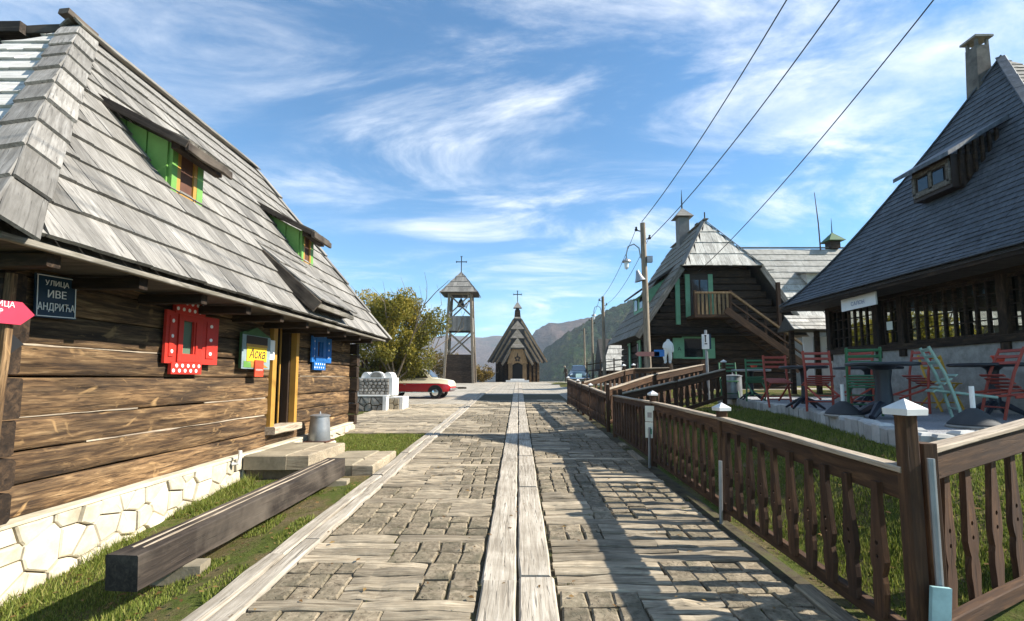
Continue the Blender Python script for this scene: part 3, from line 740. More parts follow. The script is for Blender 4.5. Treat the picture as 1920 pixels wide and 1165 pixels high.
bar('ridge_end', (RX - 0.05, RY0 - 0.05, RZ1 + 0.0), (RX - 0.75, RY0 - 0.08, RZ1 - 0.06), 0.12, 0.12, 'beam', roof)
# cross wing behind: ridge beam and pale face
def posW(u, v): return Vector((-9.9 + u, RY0 - 1.5 + 0.72 * v, RZ1 - 1.42 + 0.70 * v))
obj('wing_roof', MB().prism([(RY0 - 1.5, RZ1 - 1.46), (RY0 + 0.02, RZ1 - 0.02), (RY0 + 1.5, RZ1 - 1.5)], -13, -7.35, 'X'), 'roofdark', lh)
roof_face(roof, lambda u, v: Vector((-13 + u, RY0 - 1.55 + 0.72 * v, RZ1 - 1.44 + 0.70 * v)), lambda v: 0, lambda v: 4.6 + 0.50 * v, 2.08, 1.04, (0.16, 0.26), 0.025, 'roofwood_palest', 0, rr)
bar('ridge_board', (-6.95, RY0 - 0.12, RZ1 - 0.06), (-13, RY0 - 0.12, RZ1 - 0.10), 0.2, 0.17, 'beam', roof, seg=5, jit=0.01)
bar('eave_board', (E0 - 0.03, YN + 0.05, RZ0 - 0.035), (E0 - 0.03, YF - 0.03, RZ0 - 0.03), 0.05, 0.045, 'ridge', roof, seg=10, jit=0.004)
yy = YN + 0.5
while yy < YF - 0.3:
    bar('rafter_end', (E0 - 0.10, yy, RZ0 - 0.10), (WX - 0.1, yy, RZ0 - 0.10), 0.10, 0.10, 'logdark', roof); yy += 0.85
# low canopy raised over the doorway
cn = obj('door_canopy', MB().prism([(-3.16, 2.74), (-3.14, 2.80), (-4.45, 3.98), (-4.55, 3.90), (-3.5, 2.70)], CY0, CY1, 'Y'), 'roofdark', lh)
CS = math.hypot(1.34, 1.19)
roof_face(cn, lambda u, v: Vector((-3.10 - v * 1.34 / CS, CY0 - 0.03 + u, 2.79 + v * 1.19 / CS)), lambda v: 0, lambda v: CY1 - CY0 + 0.06, CS, 0.46, (0.16, 0.28), 0.026, 'roofwood', 60, rr)
bar('side_board', (-3.12, CY0 - 0.03, 2.70), (-4.50, CY0 - 0.03, 3.92), 0.035, 0.20, 'beam', cn)
bar('eave_board', (-3.15, CY0, 2.735), (-3.15, CY1, 2.735), 0.05, 0.08, 'ridge', cn)
# shed dormers in the roof
def dormer(ya, yb, i):
    xf, zb, zt = -4.30, 3.86, 4.50
    dm = obj('dormer', MB().prism([(xf, zb - 0.05), (xf, zt), (-5.0, 4.84)], ya, yb, 'Y'), 'green', lh)
    for k in range(3):                                    # upright boards on the near cheek
        x0 = xf - 0.01 - k * 0.27; zlo = zb + (xf - x0) * 4 / 3; zlo2 = zlo + 0.25 * 4 / 3
        zh0 = zt + (xf - x0) * 0.5; zh1 = zh0 + 0.25 * 0.5
        if zlo2 > zh1: zlo2 = zh1
        obj('cheek_board', MB().prism([(x0, zlo), (x0, zh0), (x0 - 0.25, zh1), (x0 - 0.25, zlo2)], ya - 0.025, ya - 0.001, 'Y'), 'green', dm)
    wf = yb - ya
    for a, b in ((0.0, 0.16), (0.80, 1.0)):
        obj('corner_board', MB().box((xf + 0.02, ya + wf * (a + b) / 2, (zb + zt) / 2 - 0.02), (0.045, wf * (b - a), zt - zb + 0.04)), 'green', dm)
    fr = obj('window_frame', MB().box((xf + 0.015, ya + wf * 0.215, 4.17), (0.05, 0.06, 0.62)).box((xf + 0.015, ya + wf * 0.745, 4.17), (0.05, 0.06, 0.62)).box((xf + 0.015, ya + wf * 0.48, 3.89), (0.05, wf * 0.5, 0.06)).box((xf + 0.015, ya + wf * 0.48, 4.46), (0.05, wf * 0.5, 0.06)), 'ochre', dm)
    obj('pane', MB().box((xf + 0.006, ya + wf * 0.48, 4.17), (0.02, wf * 0.5, 0.54)), 'rust', dm)
    SLd = math.hypot(1.25, 0.63)
    roof_face(dm, lambda u, v: Vector((xf + 0.30 - v * 1.25 / SLd, ya - 0.14 + u, 4.41 + v * 0.63 / SLd)), lambda v: 0, lambda v: wf + 0.26, SLd, SLd, (0.14, 0.22), 0.03, 'ridge', 60, rr, name='roof_board')
    bar('fascia', (xf + 0.33, ya - 0.16, 4.37), (xf + 0.33, yb + 0.14, 4.38), 0.05, 0.10, 'beam', dm, seg=4, jit=0.008)
    bar('fascia', (xf + 0.33, ya - 0.17, 4.39), (-5.10, ya - 0.17, 4.98), 0.05, 0.10, 'beam', dm, seg=3, jit=0.008)
    bar('purlin', (xf + 0.14, ya - 0.1, 4.42), (xf + 0.14, yb + 0.16, 4.42), 0.11, 0.11, 'logdark', dm)
dormer(5.70, 6.28, 0); dormer(9.25, 9.78, 1)

# windows with shutters on the street wall (faces +X)
def folk_window(yl, sl, yf0, yf1, yr, zb, zt, head, sill, col, lab, pane_mat, dot_r, pane_y):
    x0 = WX + 0.035
    w = obj('window', MB().box((x0 + 0.03, yf0 + 0.05, (zb + zt) / 2), (0.06, 0.075, zt - zb)).box((x0 + 0.03, yf1 - 0.055, (zb + zt) / 2), (0.06, 0.11, zt - zb)).box((x0 + 0.03, (yf0 + yf1) / 2, zb + 0.05), (0.058, yf1 - yf0 - 0.02, 0.10)).box((x0 + 0.03, (yf0 + yf1) / 2, zt - 0.045), (0.058, yf1 - yf0 - 0.02, 0.09)), col, lh); w['label'] = lab
    obj('pane', MB().box((x0 + 0.006, (yf0 + yf1) / 2, (zb + zt) / 2), (0.012, yf1 - yf0 - 0.1, zt - zb - 0.1)), pane_mat, w)
    obj('sash', MB().box((x0 + 0.035, pane_y, (zb + zt) / 2), (0.03, 0.025, zt - zb - 0.18)), col, w)
    n = 3
    dots = MB()
    # shutters
    for (a, b, ang) in ((yf0, yl, 0.10), (yf1, yr, 0.20)):
        sgn = -1 if b < a else 1; L = abs(b - a)
        T = Matrix.Translation((x0 + 0.03, a, 0)) @ Matrix.Rotation((-ang if sgn > 0 else ang), 4, 'Z')
        o = obj('shutter', MB().box((0.0, sgn * L / 2, (zb + zt) / 2 - 0.01), (0.03, L, zt - zb + 0.02)).box((0.02, sgn * L * 0.52, (zb + zt) / 2), (0.015, L * 0.45, (zt - zb) * 0.8)), col, w, T)
        dd = MB()
        for k in range(3): disc(dd, (0.029, sgn * L * 0.52, zb + (zt - zb) * (0.2 + 0.3 * k)), dot_r, (1, 0, 0))
        obj('dots', dd, 'white', o, T)
    for (za, zc, yo) in ((zt - 0.02, head, -0.02), (sill, zb - 0.005, -0.04)):
        o = obj('apron_board', MB().box((x0 + 0.045, (yf0 + yf1) / 2 + yo, (za + zc) / 2), (0.04, (yf1 - yf0) + 0.10, zc - za)), col, w)
        dd = MB()
        for row in range(2):
            for k in range(5): disc(dd, (x0 + 0.0655, yf0 - 0.03 + yo + (yf1 - yf0 + 0.04) * (k + 0.15 + 0.5 * (row % 2)) / 4.8, za + (zc - za) * (0.3 + 0.42 * row)), dot_r, (1, 0, 0))
        obj('dots', dd, 'white', o)
    return w
folk_window(5.42, 0.2, 5.63, 6.06, 6.33, 1.79, 2.38, 2.55, 1.645, 'red', 'red window with white polka dots and open shutters', 'glass_green_reflect', 0.022, 5.93)
folk_window(9.30, 0.2, 9.50, 9.96, 10.2, 1.93, 2.42, 2.57, 1.76, 'blue', 'small blue window with white dots and open shutters', 'rust', 0.018, 9.75)

# doorway
dr = obj('door_frame', MB().box((WX + 0.03, 7.93, 1.72), (0.10, 0.13, 1.96)), 'ochre', lh)
obj('door_post', MB().box((WX + 0.04, 8.72, 1.74), (0.10, 0.10, 1.90)), 'ochre', dr)
obj('door_post', MB().box((WX - 0.09, 8.64, 1.74), (0.14, 0.05, 1.90)), 'darkbrown', dr)
obj('lintel', MB().box((WX + 0.03, 8.32, 2.66), (0.10, 0.92, 0.12)), 'ochre', dr)
obj('threshold', MB().hewn(0.98, 0.30, 0.12, 3, 0.006, 0.012, rl), 'railtop', dr, frame((WX + 0.03, 8.32, 0.75), (0, 1, 0)))
dl = obj('door_leaf', MB().box((WX - 0.52, 8.53, 1.72), (0.78, 0.045, 1.86)), 'darkbrown', dr)
for zc_, hh_ in ((1.25, 0.62), (2.12, 0.72)): obj('door_panel', MB().box((WX - 0.52, 8.50, zc_), (0.52, 0.03, hh_)), 'darkbrown', dl)
obj('door_edge', MB().box((WX - 0.12, 8.50, 1.72), (0.02, 0.03, 1.86)), 'ochre', dl)
obj('inner_wall', MB().box((-6.0, 8.3, 1.7), (0.1, 3.2, 2.3)).box((-5.2, 8.3, 0.66), (1.9, 3.0, 0.1)), 'darkint', lh)

# things on and before the house
sp = obj('street_name_plate', MB().box((0, 0, 0), (0.012, 0.37, 0.37)), 'navy', None, Matrix.Translation((WX + 0.085, 4.12, 2.30)) @ Matrix.Rotation(R(3), 4, 'X'))
tag(sp, 'navy street name plate with white Cyrillic lettering under the eaves', 'sign')
TS = TX((WX + 0.098, 4.12, 2.30), (0, 1, 0.05), (0, -0.05, 1))
bm_ = MB()
for (a, b, c, d) in ((0, 0.172, 0.36, 0.007), (0, -0.172, 0.36, 0.007), (0.172, 0, 0.007, 0.35), (-0.172, 0, 0.007, 0.35)): bm_.box((a, b, 0), (c, d, 0.003))
obj('border', bm_, 'white', sp, TS)
text('lettering', 'УЛИЦА', TS @ Matrix.Translation((0, 0.11, 0)), 0.062, 'white', sp)
text('lettering', 'ИВЕ', TS @ Matrix.Translation((0, 0.015, 0)), 0.09, 'white', sp)
text('lettering', 'АНДРИЋА', TS @ Matrix.Translation((0, -0.095, 0)), 0.088, 'white', sp, sx=0.74)
M['greenshade'] = paint('dark_green_paint', (0.05, 0.12, 0.04), 0.6, 0.3)
sg = obj('shop_signboard', MB().prism([(-0.39, -0.30), (0.39, -0.30), (0.39, 0.20), (0.33, 0.22), (0.26, 0.235), (0.16, 0.27), (0.07, 0.30), (0.0, 0.325), (-0.09, 0.30), (-0.18, 0.275), (-0.25, 0.24), (-0.32, 0.245), (-0.39, 0.22)], -0.02, 0.02, 'Z'), 'greenshade', None, TX((WX + 0.10, 7.29, 2.04), (0, 1, 0), (0, 0, 1)))
tag(sg, 'painted shop signboard with yellow name panel and green leafy top beside the doorway', 'sign')
TG = TX((WX + 0.121, 7.29, 2.04), (0, 1, 0), (0, 0, 1))
obj('painted_ground', MB().box((0, -0.055, 0.001), (0.785, 0.50, 0.004)), paint('sky_grey_paint', (0.24, 0.31, 0.32), 0.6, 0.3), sg, TG)
obj('brown_band', MB().box((0, 0.12, 0.006), (0.58, 0.13, 0.008)), 'darkbrown', sg, TG)
obj('yellow_strip', MB().box((0, 0.045, 0.007), (0.58, 0.04, 0.01)), 'ochre', sg, TG)
obj('name_panel', MB().box((0, -0.085, 0.007), (0.55, 0.215, 0.01)), 'yellow', sg, TG)
obj('painted_meadow', MB().prism([(-0.34, -0.285), (-0.34, -0.19), (-0.15, -0.21), (-0.05, -0.285)], 0.003, 0.007, 'Z'), 'green', sg, TG)
obj('painted_figure', MB().prism([(-0.14, -0.285), (-0.16, -0.2), (0.10, -0.195), (0.34, -0.28)], 0.003, 0.008, 'Z'), 'ochre', sg, TG)
text('lettering', 'Аска', TG @ Matrix.Translation((0, -0.085, 0.013)), 0.20, 'ink', sg, shear=0.25, sx=0.95, weight=0.002)
rt = obj('small_hanging_sign', MB().box((0, 0, 0), (0.24, 0.25, 0.015)), 'orange', None, TX((WX + 0.145, 7.33, 1.745), (0, 1, 0), (0, 0, 1)))
tag(rt, 'small orange-red plate hanging below the yellow shop signboard', 'sign')
text('lettering', 'ОТВОРЕНО', TX((WX + 0.154, 7.33, 1.72), (0, 1, 0), (0, 0, 1)), 0.036, 'white', rt)
bx_ = obj('meter_box', MB().block(0.14, 0.32, 0.07, 0.002, 0.012, rl), 'white', None, TX((WX + 0.12, 7.78, 2.05), (0, 1, 0), (0, 0, 1))); tag(bx_, 'small white wall box between the signboard and the door frame', 'box')
pp = obj('drain_pipe', MB().tube([(-3.93, 6.72, 0.42), (-3.86, 6.74, 0.43), (-3.84, 6.74, 0.50), (-3.84, 6.74, 0.60)], 0.024, 10), 'white'); tag(pp, 'short white drain pipe elbow sticking out of the foundation', 'pipe'); auto_smooth(pp)

# arrow signpost at the near corner
ap = thing('arrow_signpost', 'wooden signpost with crimson arrow board at the near corner of the log house', 'sign post', (-3.72, 3.47, h(-3.72, 3.47)))
obj('post', MB().hewn(2.75, 0.06, 0.06, 5, 0.004, 0.01, rl), 'log', ap, frame((-3.80, 3.52, 1.00), (0, 0.02, 1), (1, 0, 0)))
obj('arrow_board', MB().prism([(-0.40, -0.085), (0.13, -0.085), (0.22, 0.0), (0.13, 0.085), (-0.40, 0.085)], -0.012, 0.012, 'Z'), 'pink', ap, TX((-3.75, 3.44, 2.08), (0.12, 1, 0), (0, 0, 1)))
obj('arrow_shadow_board', MB().prism([(-0.3, -0.08), (0.10, -0.08), (0.19, 0.0), (0.10, 0.08), (-0.3, 0.08)], -0.012, 0.012, 'Z'), 'black', ap, TX((-3.86, 3.52, 1.86), (0.1, 1, 0), (0, 0, 1)))  # black board stands in for the arrow's shadow on the wall
TA = TX((-3.737, 3.42, 2.08), (0.12, 1, 0), (0, 0, 1))
for s_, z_ in (('СУВЕНИРНИЦА', 0.055), ('GIFT SHOP', 0.0), ('„АСКА“', -0.058)): text('lettering', s_, TA @ Matrix.Translation((-0.10, z_, 0.001)), 0.055, 'white', ap, sx=0.95)

# beam bench
bn = thing('timber_bench', 'long squared dark timber bench on short blocks along the grass', 'bench', (-2.75, 4.9, 0.1))
ba, bb = Vector((-2.80, 3.52, 0.225)), Vector((-2.50, 6.72, 0.385))
bdir = (bb - ba).normalized()
obj('seat_beam', MB().hewn((bb - ba).length, 0.25, 0.25, 14, 0.004, 0.008, rl), 'beam', bn, frame((ba + bb) / 2, bdir))
for t, w_ in ((-0.05, 0.014), (0.03, 0.010)):
    c = (ba + bb) / 2 + Vector((t, 0, 0.128)); obj('crack', MB().hewn((bb - ba).length * 0.92, w_, 0.008, 12, 0.003, 0.001, rl), 'railtop', bn, frame(c, bdir))
for t in (0.15, 0.95):
    c = ba.lerp(bb, t) + Vector((0.05, 0, 0)); zg = h(c.x, c.y)
    obj('support_block', MB().hewn(0.36, 0.16, max(0.08, c.z - 0.125 - zg + 0.03), 1, 0.004, 0.01, rl), 'slab', bn, frame((c.x, c.y, (zg - 0.03 + c.z - 0.125) / 2), (1, 0.1, 0)))

# stone steps to the door
for (x0, x1, y0, y1, zt_, th_, lb) in ((-3.92, -2.98, 6.95, 8.35, 0.50, 0.20, 'raised weathered stone slab step right below the doorway'), (-2.95, -2.10, 7.05, 8.4, 0.36, 0.16, 'lower weathered stone slab between the doorway step and the street')):
    st = thing('stone_step', lb, 'step', ((x0 + x1) / 2, (y0 + y1) / 2, zt_ - th_ - 0.1))
    nx_, ny_ = 2, 3
    obj('bed', MB().box(((x0 + x1) / 2, (y0 + y1) / 2, zt_ - th_ / 2 - 0.10), (x1 - x0 - 0.08, y1 - y0 - 0.08, th_ + 0.12)), 'mortar', st)
    xm = lerp(x0, x1, 0.66)
    for (a, b, c, d, mt) in ((x0, xm, y0, lerp(y0, y1, 0.42), 'slab'), (x0, xm, lerp(y0, y1, 0.42), y1, 'slab'), (xm, x1, y0, y1, 'pave')):
        obj('slab', MB().block(b - a - 0.01, d - c - 0.01, th_, 0.015, 0.02, rl), mt, st, Matrix.Translation(((a + b) / 2, (c + d) / 2, zt_ + rl.uniform(-0.01, 0.01))))

# galvanised pail beside the door
def pail(name, loc, hgt, r0, r1, label, base):
    t = thing(name, label, 'bucket', loc)
    L = Vector(loc)
    o = obj('body', MB().lathe([(r0 * 0.98, 0.03), (r0, 0.04), (lerp(r0, r1, 0.5) + 0.002, hgt * 0.5), (r1, hgt * 0.93), (r1 + 0.012, hgt * 0.94), (r1 + 0.012, hgt * 0.97)], 28, L), 'zinc', t); auto_smooth(o)
    o = obj('lid', MB().lathe([(r1 + 0.018, hgt * 0.965), (r1 + 0.018, hgt * 0.985), (r1 * 0.7, hgt * 1.02), (r1 * 0.15, hgt * 1.04), (0.018, hgt * 1.05), (0.012, hgt * 1.12), (0.002, hgt * 1.13)], 28, L), 'zinc', t); auto_smooth(o)
    obj('base_plate', MB().box((L.x, L.y, L.z + 0.015), (r0 * 2.1, r0 * 2.1, 0.03)), base, t)
pail('galvanised_pail', (-3.72, 9.10, h(-3.72, 9.1) + 0.14), 0.50, 0.20, 0.165, 'grey galvanised pail with lid standing by the log house doorway', 'rust')
obj('pail_plinth', MB().block(0.5, 0.5, 0.25, 0.02, 0.02, rl), 'stone', fd, Matrix.Translation((-3.74, 9.10, h(-3.72, 9.1) + 0.14)))

# ================================================================== GABLED HOUSE ACROSS THE SQUARE
rh = random.Random(77)
gh = thing('gabled_house', 'dark log house with half-hipped board roof, balcony stair and pale green shutters', 'house', (8.3, 19.6, 1.1))
HXL, HXR, HEZ, HRX, HRZ = 4.78, 11.82, 3.33, 8.30, 8.55
HY0, HYR, HY1, HHZ = 19.25, 20.9, 25.4, 6.18
sl = (HRZ - HEZ) / (HRX - HXL)
hx6 = HRX - (HRZ - HHZ) / sl
dk = MB()
dv = [(HXL, HY0, HEZ), (hx6, HY0, HHZ), (2 * HRX - hx6, HY0, HHZ), (HXR, HY0, HEZ), (HRX, HYR, HRZ), (HXL, HY1, HEZ), (HRX, HY1, HRZ), (HXR, HY1, HEZ),
      (HXL + 0.2, HY0 + 0.06, HEZ), (HRX, HY0 + 0.06, HRZ - 0.6)]
dk.add(dv[:8], [(0, 1, 4, 6, 5), (1, 2, 4), (2, 3, 7, 6, 4), (5, 6, 7), (0, 5, 7, 3)])
ghr = obj('roof', dk, 'roofdark', gh)
SH = math.hypot(HRX - HXL, HRZ - HEZ); ex, ez = (HRX - HXL) / SH, (HRZ - HEZ) / SH
vhip = SH * (HHZ - HEZ) / (HRZ - HEZ)
def rake(v): return 0.0 if v < vhip else (HYR - HY0) * (v - vhip) / (SH - vhip)
roof_face(ghr, lambda u, v: Vector((HXL - 0.06 + ex * v, HY1 - u, HEZ - 0.06 + ez * v)), lambda v: 0, lambda v: HY1 - HY0 - rake(v), SH, 0.5, (0.2, 0.34), 0.03, 'ridge', 0, rh)  # darker boards here put this slope's shade into the colour
roof_face(ghr, lambda u, v: Vector((HXR + 0.06 - ex * v, HY0 + u, HEZ - 0.06 + ez * v)), lambda v: rake(v), lambda v: HY1 - HY0, SH, 0.5, (0.2, 0.34), 0.03, 'roofwood', 0, rh)
SHH = math.hypot(HYR - HY0, HRZ - HHZ); hw = HRX - hx6
roof_face(ghr, lambda u, v: Vector((hx6 - 0.05 + u, HY0 - 0.06 + (HYR - HY0) * v / SHH, HHZ - 0.05 + (HRZ - HHZ) * v / SHH)), lambda v: hw * v / SHH, lambda v: 2 * hw + 0.1 - hw * v / SHH, SHH, 0.72, (0.15, 0.26), 0.03, 'roofwood_pale', 120, rh)
for s in (-1, 1):
    bar('hip_board', (HRX + s * (hw + 0.05), HY0 - 0.08, HHZ), (HRX + s * 0.03, HYR, HRZ + 0.07), 0.2, 0.035, 'roofwood', ghr, zh=(s * 0.6, -0.5, 0.7))
    bar('barge_board', (HRX + s * (hw + 0.02), HY0 - 0.02, HHZ - 0.10), (HRX + s * (HRX - HXL), HY0 - 0.02, HEZ - 0.10), 0.05, 0.22, 'ridge', ghr, zh=(s * 0.8, 0, 0.55), seg=3)
bar('ridge_board', (HRX, HYR - 0.2, HRZ + 0.07), (HRX, HY1, HRZ + 0.07), 0.22, 0.05, 'ridge', ghr)
bar('finial', (HRX, HYR - 0.05, HRZ), (HRX, HYR - 0.05, HRZ + 0.42), 0.05, 0.05, 'black', ghr)
# walls of stacked logs; the front one stepped under the rake
WY = 19.85
obj('wall_core', MB().add([(5.6, WY + 0.1, 0.9), (11.0, WY + 0.1, 0.9), (11.0, WY + 0.1, 4.1), (9.6, WY + 0.1, 6.15), (7.0, WY + 0.1, 6.15), (5.6, WY + 0.1, 4.1), (5.6, 25, 0.9), (11.0, 25, 0.9), (11.0, 25, 4.1), (9.6, 25, 6.15), (7.0, 25, 6.15), (5.6, 25, 4.1)],
    [(0, 1, 2, 3, 4, 5), (11, 10, 9, 8, 7, 6), (0, 5, 11, 6), (2, 1, 7, 8), (3, 2, 8, 9), (5, 4, 10, 11)]), 'darkint', gh)
z = 1.0
while z < 6.6:
    hh = rh.uniform(0.26, 0.33)
    half = min(2.85, (HRZ - 0.35 - z - hh) / sl)
    if half > 0.4: obj('log', MB().hewn(2 * half, 0.22, hh - 0.015, 6, 0.012, 0.035, rh), 'logdark', gh, frame((HRX, WY, z + hh / 2), (1, 0, 0)))
    if z < 3.6: obj('log', MB().hewn(5.2, 0.22, hh - 0.015, 5, 0.012, 0.035, rh), 'logdark', gh, frame((5.48, WY + 2.55, z + hh / 2), (0, 1, 0)))
    z += hh
# balcony and stair
bal = obj('balcony', MB().box((7.72, 19.32, 4.05), (1.5, 0.95, 0.12)), 'fencex', gh)
for x in (7.02, 8.42): obj('balcony_post', MB().box((x, 18.88, 4.55), (0.10, 0.10, 1.05)), 'fence', bal)
bar('hand_rail', (7.0, 18.88, 4.98), (8.45, 18.88, 4.98), 0.10, 0.08, 'churchwood', bal)
for k in range(8): obj('baluster', MB().box((7.15 + k * 0.165, 18.88, 4.52), (0.09, 0.04, 0.86)), 'churchwood', bal)
str_ = obj('stair', MB().hewn(4.1, 0.07, 0.26, 3, 0.004, 0.006, rh), 'fencex', gh, frame((9.85, 18.85, 3.1), (2.85, 0, -2.05)))
obj('stringer', MB().hewn(4.1, 0.07, 0.26, 3, 0.004, 0.006, rh), 'fencex', str_, frame((9.85, 19.7, 3.1), (2.85, 0, -2.05)))
bar('hand_rail', (8.42, 18.85, 4.98), (11.4, 18.85, 2.75), 0.09, 0.08, 'churchwood', str_)
bar('hand_rail', (8.42, 18.85, 4.60), (11.4, 18.85, 2.35), 0.06, 0.06, 'fencex', str_)
for k in range(11): obj('tread', MB().box((8.55 + k * 0.255, 19.28, 4.02 - k * 0.185), (0.27, 0.86, 0.045)), 'fencex', str_)
for k in range(4): obj('baluster', MB().box((9.05 + k * 0.72, 18.85, 4.12 - k * 0.53), (0.07, 0.05, 0.85)), 'fence', str_)
for x, z0 in ((10.35, 4.05),): obj('support_post', MB().box((x, 18.9, 4.35), (0.13, 0.13, 2.1)), 'fence', gh)
for x, z0, z1 in ((6.60, 3.80, 5.72), (7.02, 4.1, 5.9), (7.98, 4.1, 5.9)):
    obj('green_board', MB().box((x, WY - 0.16, (z0 + z1) / 2), (0.19, 0.05, z1 - z0)), 'mint', gh)
dw = obj('balcony_door', MB().box((7.52, WY - 0.14, 5.0), (0.80, 0.06, 1.78)), 'darkbrown', gh)
for k in range(2): obj('pane', MB().box((7.33 + 0.37 * k, WY - 0.18, 5.33), (0.30, 0.02, 0.66)), 'glass', dw)
wn_ = obj('window', MB().box((7.20, WY - 0.13, 3.26), (0.92, 0.08, 0.07)).box((7.20, WY - 0.13, 2.42), (0.92, 0.08, 0.07)).box((6.78, WY - 0.13, 2.84), (0.07, 0.08, 0.77)).box((7.62, WY - 0.13, 2.84), (0.07, 0.08, 0.77)), 'mint', gh)
obj('pane', MB().box((7.20, WY - 0.115, 2.84), (0.77, 0.03, 0.77)), 'glass', wn_)
for x, s in ((6.56, 1), (7.86, 1)): obj('shutter', MB().box((x, WY - 0.17, 2.82), (0.42, 0.04, 0.84)), 'mint', wn_)
text('lettering', 'А', TX((6.60, WY - 0.195, 2.78), (1, 0, 0), (0, 0, 1)), 0.22, 'ink', wn_)
for k in range(2):                                          # narrow windows of the side wall
    w2 = obj('window', MB().box((5.34, 21.3 + k * 1.9, 2.6), (0.06, 0.34, 1.3)), 'mint', gh); obj('pane', MB().box((5.30, 21.3 + k * 1.9, 2.6), (0.02, 0.2, 1.1)), 'glass', w2)
    w3 = obj('shutter', MB().box((5.30, 20.9 + k * 1.9, 2.6), (0.05, 0.22, 1.3)), 'mint', w2)
# chimney
ch = obj('chimney', MB().box((8.05, 23.0, 8.35), (0.50, 0.50, 2.1)), 'grey_plaster', gh)
obj('chimney_cap', MB().add([(7.62, 22.57, 9.42), (8.48, 22.57, 9.42), (8.48, 23.43, 9.42), (7.62, 23.43, 9.42), (8.05, 23.0, 9.95)], [(3, 2, 1, 0), (0, 1, 4), (1, 2, 4), (2, 3, 4), (3, 0, 4)]), 'roofwood', ch)
obj('spike', MB().tube([(8.05, 23, 9.9), (8.05, 23, 10.3), (8.05, 23, 10.85)], [0.04, 0.03, 0.008], 6), 'black', ch)
for k in range(3): obj('ridge_stub', MB().box((8.35 + 0.13 * k, 22.0, 8.55 + 0.05 * k), (0.05, 0.3, 0.55)), 'logdark', ghr)
# shed dormer on the left slope
dmr = obj('dormer', MB().prism([(5.55, 4.55), (5.55, 5.35), (6.75, 6.15), (6.75, 5.9)], 20.9, 22.9, 'Y'), 'mint', gh)
obj('dormer_roof', MB().prism([(5.15, 5.25), (5.13, 5.33), (7.0, 6.62), (7.0, 6.52)], 20.7, 23.1, 'Y'), 'roofdark', dmr)
for k in range(2): obj('pane', MB().box((5.53, 21.4 + k * 0.95, 4.98), (0.03, 0.5, 0.5)), 'glass', dmr)

# ================================================================== LONG BUILDING BEHIND
lb = thing('long_board_roof_building', 'long low building with pale board roof and small dormers behind the gabled house', 'building', (19, 30, 1.1))
lbr = obj('roof', MB().prism([(27.3, 4.6), (31.2, 10.1), (35.1, 4.6)], 12.2, 30, 'X'), 'roofdark', lb)
LS = math.hypot(3.9, 5.5)
roof_face(lbr, lambda u, v: Vector((12.0 + u, 27.24 + 3.9 * v / LS, 4.56 + 5.5 * v / LS)), lambda v: 0, lambda v: 18, LS, 0.56, (0.22, 0.5), 0.035, 'roofwood_pale', 300, rh)
bar('ridge_board', (12.0, 31.2, 10.2), (30, 31.2, 10.2), 0.2, 0.06, 'ridge', lbr, seg=6)
obj('wall', MB().box((21, 31.2, 2.8), (17, 6.6, 3.8)), 'grey_plaster', lb)
for xd, zd in ((14.95, 7.55), (18.05, 7.35)):
    yd = 27.3 + 3.9 * (zd - 4.6) / 5.5
    d_ = obj('dormer', MB().add([(xd - 0.42, yd - 0.35, zd), (xd + 0.42, yd - 0.35, zd), (xd + 0.42, yd - 0.35, zd + 0.62), (xd - 0.42, yd - 0.35, zd + 0.62), (xd + 0.42, yd + 0.6, zd + 0.75), (xd - 0.42, yd + 0.6, zd + 0.75)], [(0, 1, 2, 3), (3, 2, 4, 5), (1, 4, 2), (0, 3, 5), (0, 5, 4, 1)]), 'roofwood_pale', lb)
    obj('dormer_roof', MB().prism([(yd - 0.62, zd + 0.58), (yd - 0.62, zd + 0.64), (yd + 0.75, zd + 0.92), (yd + 0.75, zd + 0.84)], xd - 0.62, xd + 0.62, 'X'), 'roofwood', d_)
cp = obj('cupola', MB().box((20.85, 31.2, 10.35), (0.62, 0.62, 0.5)), 'logdark', lb)
obj('cupola_roof', MB().add([(20.3, 30.65, 10.6), (21.4, 30.65, 10.6), (21.4, 31.75, 10.6), (20.3, 31.75, 10.6), (20.85, 31.2, 11.25)], [(3, 2, 1, 0), (0, 1, 4), (1, 2, 4), (2, 3, 4), (3, 0, 4)]), 'greenshade', cp)
obj('spike', MB().tube([(20.85, 31.2, 11.2), (20.85, 31.2, 12.2)], [0.04, 0.01], 6), 'black', cp)
an = obj('antenna_mast', MB().tube([(19.9, 31.0, 10.0), (19.85, 31.0, 11.8), (19.7, 31.0, 13.9)], [0.05, 0.04, 0.02], 6), 'rust'); tag(an, 'thin antenna mast rising from the long pale board roof', 'antenna')

# covered noticeboard passage between the houses
kk = thing('roofed_gate', 'small gate with pale board roof and white side panels beside the tiled-roof cafe', 'gate', (9.2, 15.2, 1.1))
kr = obj('roof', MB().prism([(14.6, 3.08), (15.1, 3.55), (15.6, 3.08)], 8.45, 10.2, 'X'), 'roofdark', kk)
roof_face(kr, lambda u, v: Vector((8.4 + u, 14.55 + 0.73 * v, 3.06 + 0.69 * v)), lambda v: 0, lambda v: 1.85, 0.72, 0.18, (0.3, 0.5), 0.02, 'roofwood_pale', 60, rh)
for x in (8.62, 9.42, 10.0): obj('post', MB().box((x, 15.1, 2.1), (0.12, 0.12, 2.0)), 'logdark', kk)
for x, w_ in ((9.15, 0.30), (9.74, 0.40)): obj('side_panel', MB().box((x, 15.14, 2.15), (w_, 0.05, 1.5)), 'white', kk)

